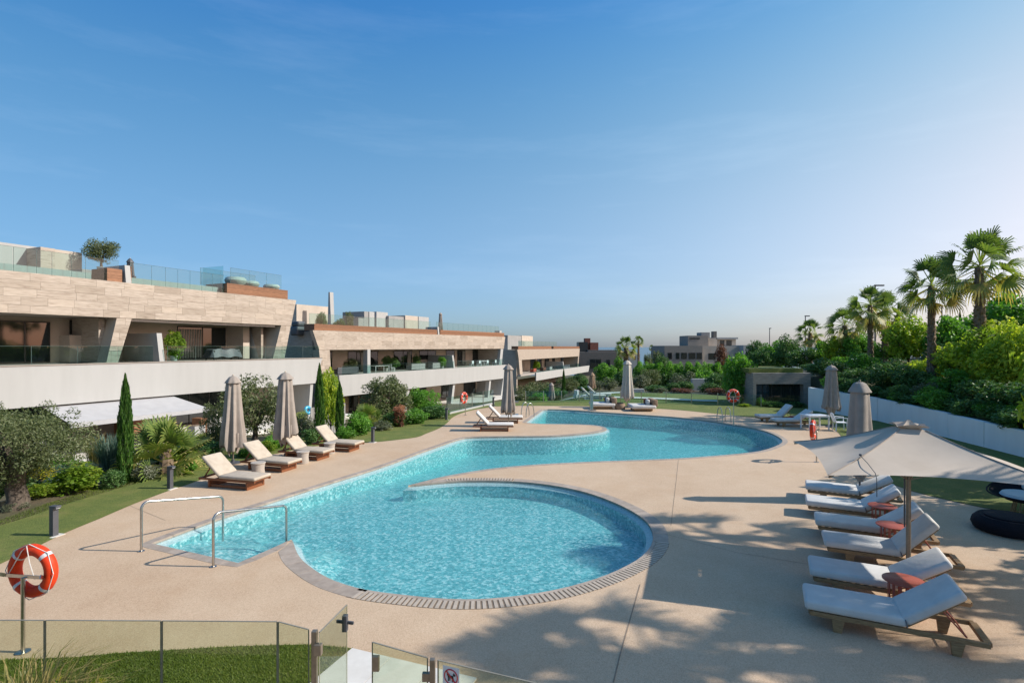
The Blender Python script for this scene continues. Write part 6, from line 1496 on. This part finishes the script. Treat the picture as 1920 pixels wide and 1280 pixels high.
# --- beyond the far deck
far_ = [('oliveb2', 1010, 712, 52, 60, "loose olive bush before the third building's end", T), ('oliveb0', 985, 722, 46, 60, "grey green bush behind the tongue ladder", "shrub"), ('pom0', 1062, 708, 62, 50, "dark leafy tree in front of the third building", T), ('dark0', 1085, 700, 66, 44, "dark tree at the third building's outer end", T),
 ('green0', 1135, 682, 72, 44, "green leafy tree before the dark stone house", T), ('sage0', 1118, 712, 60, 34, "sage bush before the dark stone house", "shrub"), ('sage1', 1142, 708, 58, 36, "rounded sage bush left of the pale far parasol", "shrub"), ('sage2', 1200, 700, 60, 38, "rounded sage bush right of the pale far parasol", "shrub"),
 ('oliveb1', 1220, 690, 64, 44, "pale olive bush under the long hedge", "shrub"), ('sage0', 1272, 700, 62, 34, "sage dome below the hedge", "shrub"), ('sage1', 1298, 697, 64, 34, "yellowish sage dome below the hedge's end", "shrub"), ('dshrub0', 1230, 722, 54, 44, "dark shrub above the low grey terrace wall", "shrub"),
 ('sage2', 1240, 726, 51, 26, "small pale ball shrub on the lower slope", "shrub"), ('dshrub1', 1262, 716, 55, 30, "dark ball shrub on the slope", "shrub"), ('dshrub2', 1285, 713, 56, 30, "plum dark ball shrub beside the short terrace wall", "shrub"), ('red0', 1278, 728, 50, 46, "reddish low shrub row behind the far glass fence", "shrub"),
 ('red0', 1345, 728, 48, 44, "reddish shrub at the foot of the bright green tree", "shrub"), ('dshrub0', 1345, 700, 54, 44, "dark shrub left of the bright green tree", "shrub"), ('green1', 1385, 662, 39.5, 66, "bright green tree draping beside the pavilion", T), ('green2', 1390, 692, 38.8, 50, "lower bright green boughs beside the pavilion", "shrub"),
 ('dark1', 1170, 692, 66, 40, "dark shrub behind the pale far parasol", "shrub"), ('gshrub0', 1320, 690, 62, 40, "green shrub between the hedge and the bright green tree", "shrub"), ('dshrub1', 1330, 716, 52, 40, "shadowy shrub beneath the bright green tree", "shrub"),
 ('sage1', 1180, 722, 54, 30, "small sage shrub beside the low path", "shrub"), ('dark2', 1040, 725, 50, 46, "dark bush behind the small grey parasol", "shrub"), ('gshrub1', 1010, 735, 44, 40, "low green bush at the pool's far corner", "shrub"), ('dshrub2', 1100, 722, 54, 36, "dark low bush behind the distant white loungers", "shrub"),
 ('gshrub2', 1425, 745, 37.2, 22, "leafy shrub at the pavilion's left pier", "shrub"), ('dshrub0', 1450, 752, 36.6, 50, "dark plants before the pavilion glass", "shrub"), ('dshrub1', 1490, 752, 36.4, 40, "dark plants before the pavilion's right pier", "shrub"), ('yellow0', 1396, 756, 36.5, 24, "yellow green plant by the far lifebuoy", "shrub"),
 ('dark0', 1240, 662, 140, 30, "dark trees before the villa", T), ('green0', 1160, 668, 120, 18, "small green tree before the white house", T), ('oliveb1', 1232, 655, 150, 20, "faint olive toned tree left of the villa", T), ('oliveb2', 1215, 660, 130, 18, "faint grey tree left of the tiny palm", T), ('red0', 1352, 650, 130, 24, "rust brown tree in front of the villa", T), ('dark1', 1420, 634, 120, 44, "dark rounded tree right of the villa", T)]
for k, x, yt, Y, w, lb, c in far_: pplant(k, x, yt, Y, w, lb, c)
hg = empty("hedge", (0, 0, 0), 0, "long clipped green hedge running below the villa", "hedge")
a = px(1200, 680, 72); b = px(1345, 678, 72); hg.location = ((a.x + b.x) / 2, 72, floor_z((a.x + b.x) / 2, 72) - .1)
for i in range(9):
    c = link(bpy.data.objects.new("hedge_bush", PROTO[f'green{i % 3}'][0])); c.parent = hg; c.location = (-5.2 + i * 1.3, .3 * math.sin(i * 2), -.3); c.scale = (2.3, 2.0, a.z - hg.location.z + .35 + .15 * math.sin(i * 3.1)); c.rotation_euler = (0, 0, i * 1.1)
    c = link(bpy.data.objects.new("hedge_bush", PROTO[f'dshrub{i % 3}'][0])); c.parent = hg; c.location = (-5.2 + i * 1.3, -.5, -.3); c.scale = (2.2, 1.8, (a.z - hg.location.z) * .8); c.rotation_euler = (0, 0, i * 1.7)
# --- the planted bank on the right
bank_ = [('green0', 1895, 552, 36, 150, "big dark green tree behind the tallest palm", T), ('green1', 1830, 588, 40, 110, "rounded green tree between the two tallest palms", T), ('yellow0', 1850, 606, 27.5, 130, "yellow flowering tree below the tallest palm", T), ('yellow1', 1910, 600, 25, 90, "yellow green tree at the end of the dark hedge", T),
 ('green2', 1778, 594, 34, 80, "bright green tree right of the slim trunked palm", T), ('yellow2', 1705, 592, 36, 90, "yellow green tree left of the slim trunked palm", T), ('green0', 1665, 640, 40, 70, "green tree under the leaning palm", T), ('green1', 1608, 624, 46, 62, "light green tree under the palm before the tall street lamp", T),
 ('yellow0', 1570, 632, 47, 60, "yellowish tree under the low feathery palm", T), ('green2', 1540, 640, 52, 50, "green tree left of the low feathery palm", T), ('dark0', 1480, 628, 60, 56, "dark green tree left of the short bushy palm", T), ('green0', 1455, 640, 64, 54, "rounded green tree next to the villa's white wing", T), ('dark1', 1428, 650, 60, 46, "dark green tree shading the villa's white wing", T),
 ('dark2', 1505, 650, 52, 60, "shadowy tree behind the pavilion roof", T), ('dark0', 1555, 672, 38, 80, "dark shrub behind the taupe parasol by the plastic table", "shrub"), ('dark1', 1530, 680, 42, 60, "dark shrub at the pavilion's corner", "shrub"), ('dark2', 1600, 690, 33, 60, "dark shrub above the near end of the white wall", "shrub"), ('gshrub0', 1618, 660, 36, 60, "leafy green shrub behind the capped parasol", "shrub"),
 ('dark0', 1668, 672, 31, 90, "large dark shrub hanging over the white wall", "shrub"), ('dark1', 1715, 688, 29.5, 70, "dark shrub under the slim trunked palm", "shrub"), ('yellow1', 1742, 668, 31, 70, "yellow green shrub at the slim palm's foot", "shrub"), ('sage0', 1738, 716, 27, 50, "grey green shrub on top of the white wall", "shrub"), ('gshrub1', 1785, 690, 27, 70, "light green shrub left of the dark hedge", "shrub"),
 ('yellow2', 1800, 640, 29, 90, "golden shrub below the yellow flowering tree", "shrub"), ('yellow0', 1880, 645, 25.5, 110, "golden green shrub above the dark hedge", "shrub"), ('dshrub0', 1835, 712, 24.2, 80, "left bush of the dark small leaved hedge on the wall", "shrub"), ('dshrub1', 1890, 712, 22.6, 90, "middle bush of the dark small leaved hedge on the wall", "shrub"), ('dshrub2', 1945, 715, 21.2, 90, "last bush of the dark small leaved hedge on the wall", "shrub"),
 ('dshrub1', 1800, 735, 25.2, 60, "low dark bush spilling over the wall beside the hedge", "shrub"), ('gshrub2', 1860, 755, 22.6, 60, "low green plant at the hedge's foot on the wall", "shrub"), ('gshrub0', 1912, 760, 21, 50, "low green plant trailing over the wall's near end", "shrub"), ('dark2', 1690, 720, 28.4, 50, "small dark bush over the middle of the white wall", "shrub"),
 ('dark0', 1930, 640, 30, 120, "dense dark tree behind the hedge's near end", T), ('dark1', 1770, 640, 33, 70, "dark tree between slim and tallest palms", T), ('dark2', 1640, 660, 42, 60, "dark tree under the leaning palm's neighbour", T), ('gshrub1', 1580, 668, 44, 50, "mid green shrub under the yellowish tree", "shrub")]
for i, (X, Y, w, h, lb) in enumerate(((16.2, 8.2, 3.6, 6.6, "airy tree on the right lawn past the wicker pouf, dappling the deck"), (16.6, 12.0, 3.6, 6.4, "airy tree on the right lawn behind the lounge chair"), (16.9, 15.6, 3.4, 5.6, "light leafed tree on the right lawn near the wall"))):
    plant(f'yellow{i}', X, Y, w, h, lb, T, z=-.02)
for k, x, yt, Y, w, lb, c in bank_:
    t = px(x, yt, Y); X = t.x
    if X < bank_x(Y) + .25 and Y < 42: X = bank_x(Y) + .4
    z = floor_z(X, Y) - .08; plant(k, X, Y, w * Y / FPX, max(.5, t.z - z), lb, c, z=z)
rs_ = random.Random(9)
for i in range(16):
    Y = 18.5 + i * 1.0; X = bank_x(Y) + rs_.uniform(.35, .9); k = rs_.choice(['dshrub0', 'dshrub1', 'gshrub0', 'gshrub2', 'dshrub2', 'sage1']); w = rs_.uniform(1.2, 1.8)
    plant(k, X, Y, w, rs_.uniform(.6, 1.1), {"d": "dark leaved low shrub in the row spilling over the white garden wall", "g": "bright green low shrub in the row spilling over the white garden wall", "s": "grey green low shrub in the row spilling over the white garden wall"}[k[0]], group="low shrubs along the garden wall", z=floor_z(X, Y) - .15)
# --- plants on terraces
def potted(F, x, v, z, ytop, w, key, lb):
    q = F.w(F.u(x, v), v, z); H = F.z(x, ytop, v) - z; o = empty("potted_plant", q, 0, lb, "potted plant")
    MB().lathe([(.16, 0), (.24, .36), (.25, .38), (.21, .37), (.2, .32)], n=18).build("pot", M['pot'], o, smooth=True)
    c = link(bpy.data.objects.new("foliage", PROTO[key][0])); c.parent = o; c.location = (0, 0, .25); c.scale = (w, w, max(.3, H - .25)); t = link(bpy.data.objects.new("stem", PROTO[key][1])); t.parent = o; t.location = (0, 0, .3); t.scale = (w * .8, w * .8, max(.3, H - .3))
potted(FA, 326, -.9, zP - .06, 621, 1.3, 'lime0', "clipped green shrub in a pot behind the white balcony partition"); potted(FA, 502, -1.6, zP - .06, 637, .55, 'dark0', "slim dark plant in a pot before the stone end wall"); potted(FA, 190, -3.6, 8.70, 446, 2.1, 'oliveb2', "bushy tree in the roof planter of the largest building")
potted(FB, 656, -2.0, bP - .06, 672, 1.5, 'oliveb0', "thin leaved potted tree on the second building's balcony"); potted(FB, 738, -2.2, bP - .06, 668, 1.6, 'dark1', "green potted tree by the second building's curtained doors"); potted(FB, 724, -2.6, bP - .06, 666, 1.2, 'dark2', "dark potted plant left of the curtained doors")
potted(FB, 781, -2.4, bP - .06, 664, 1.3, 'dark0', "potted palm like plant left of the second building's partition"); potted(FB, 829, -1.0, bP - .06, 668, 1.2, 'gshrub0', "potted plant against the second building's grey partition"); potted(FB, 603, -2.2, 5.2, 582, 1.2, 'dark1', "potted shrub on the second building's roof near its end"); potted(FB, 655, -2.2, 5.2, 582, 1.0, 'oliveb1', "small potted tree alone on the second building's roof"); potted(FB, 636, -2.4, 5.2, 597, 1.2, 'dark2', "low potted bush beside the white roof chimney"); potted(FC, 1006, -1.6, cP, 675, 1.6, 'lime1', "leafy potted plant on the third building's balcony")

# --- grass blades on the lawns, near part only
def lawn_blades(polys_, dens, seed):
    rg = np.random.default_rng(seed); V = []; AT = []
    for (poly, dn) in polys_:
        P = np.array(poly); x0, y0 = P.min(0); x1, y1 = P.max(0); n = int((x1 - x0) * (y1 - y0) * dn); x = x0 + (x1 - x0) * rg.random(n); y = y0 + (y1 - y0) * rg.random(n)
        k = inside(P, x, y); x, y = x[k], y[k]; n = len(x); z = gz(x, y); z = np.where(inside(DK, x, y), 0, z) + .01
        a = rg.random(n) * 2 * pi; h = .014 + .020 * rg.random(n); w = .0035 + .003 * rg.random(n); l_ = .01 + .02 * rg.random(n)
        b = np.stack([x, y, z], 1); s = np.stack([-np.sin(a), np.cos(a), 0 * a], 1) * w[:, None]; t = b + np.stack([np.cos(a) * l_, np.sin(a) * l_, h], 1)
        V.append(np.stack([b - s, b + s, t], 1).reshape(-1, 3)); pt_ = .5 + .17 * (np.sin(1.7 * x + .9 * y) + np.sin(.8 * x - 2.3 * y + 1) + np.sin(4.1 * x + 3.3 * y + 2 * np.sin(1.3 * y))); AT.append(np.clip(.55 * pt_ + .45 * rg.random(n), 0, 1))
    V = np.vstack(V); at = np.concatenate(AT); return mk("grass", V, np.arange(len(V)).reshape(-1, 3), at, L['lawn_b'])
L['lawn_b'] = leafmat("grass_blades", [(.07, .115, .014), (.115, .165, .02), (.17, .215, .03), (.27, .25, .07)], .35)
def strip(edge, w0, i0, i1):
    e = edge[i0:i1]; out = []
    for i in range(len(e)):
        a = Vector(e[max(0, i - 2)]); b = Vector(e[min(len(e) - 1, i + 2)]); d = (b - a).normalized(); out.append((e[i][0] - d.y * w0, e[i][1] + d.x * w0))
    return list(e) + out[::-1]
fl = catmull(front_lawn[:9], .3) + front_lawn[9:]
ne = len(edge_left)
rlp = [p for p in rl if p[1] < 22]
tag(link(bpy.data.objects.new("grass", lawn_blades([(fl, 7500), (strip(edge_left, 2.3, 4, ne // 2), 2200), (strip(edge_left, 2.4, ne // 2, ne - 12), 500), ([(11.5, 16.2), (11.9, 14.3), (12.7, 13.2), (16, 11), (18, 14), (18.4, 20), (13, 20)], 900)], 1, 9))), "short green blades of the lawns round the pool deck", "grass", kind="stuff")
# leaf litter and yellow flowers by the front grass
for i, (x, y) in enumerate(((184, 1276), (107, 1270))):
    q = g(x, y, .25); o = empty("flower_clump", (q[0], q[1] * 1.0, 0), 0, ["tiny yellow flower heads before the front lawn", "tiny yellow flower heads among the straw grass"][i], "flowers"); c = link(bpy.data.objects.new("blossoms", PROTO['flower0'][0])); c.parent = o; c.location = (0, 0, .1); c.scale = (.16, .16, .18)
    c = link(bpy.data.objects.new("leaves", PROTO['gshrub0'][0])); c.parent = o; c.scale = (.2, .2, .24)
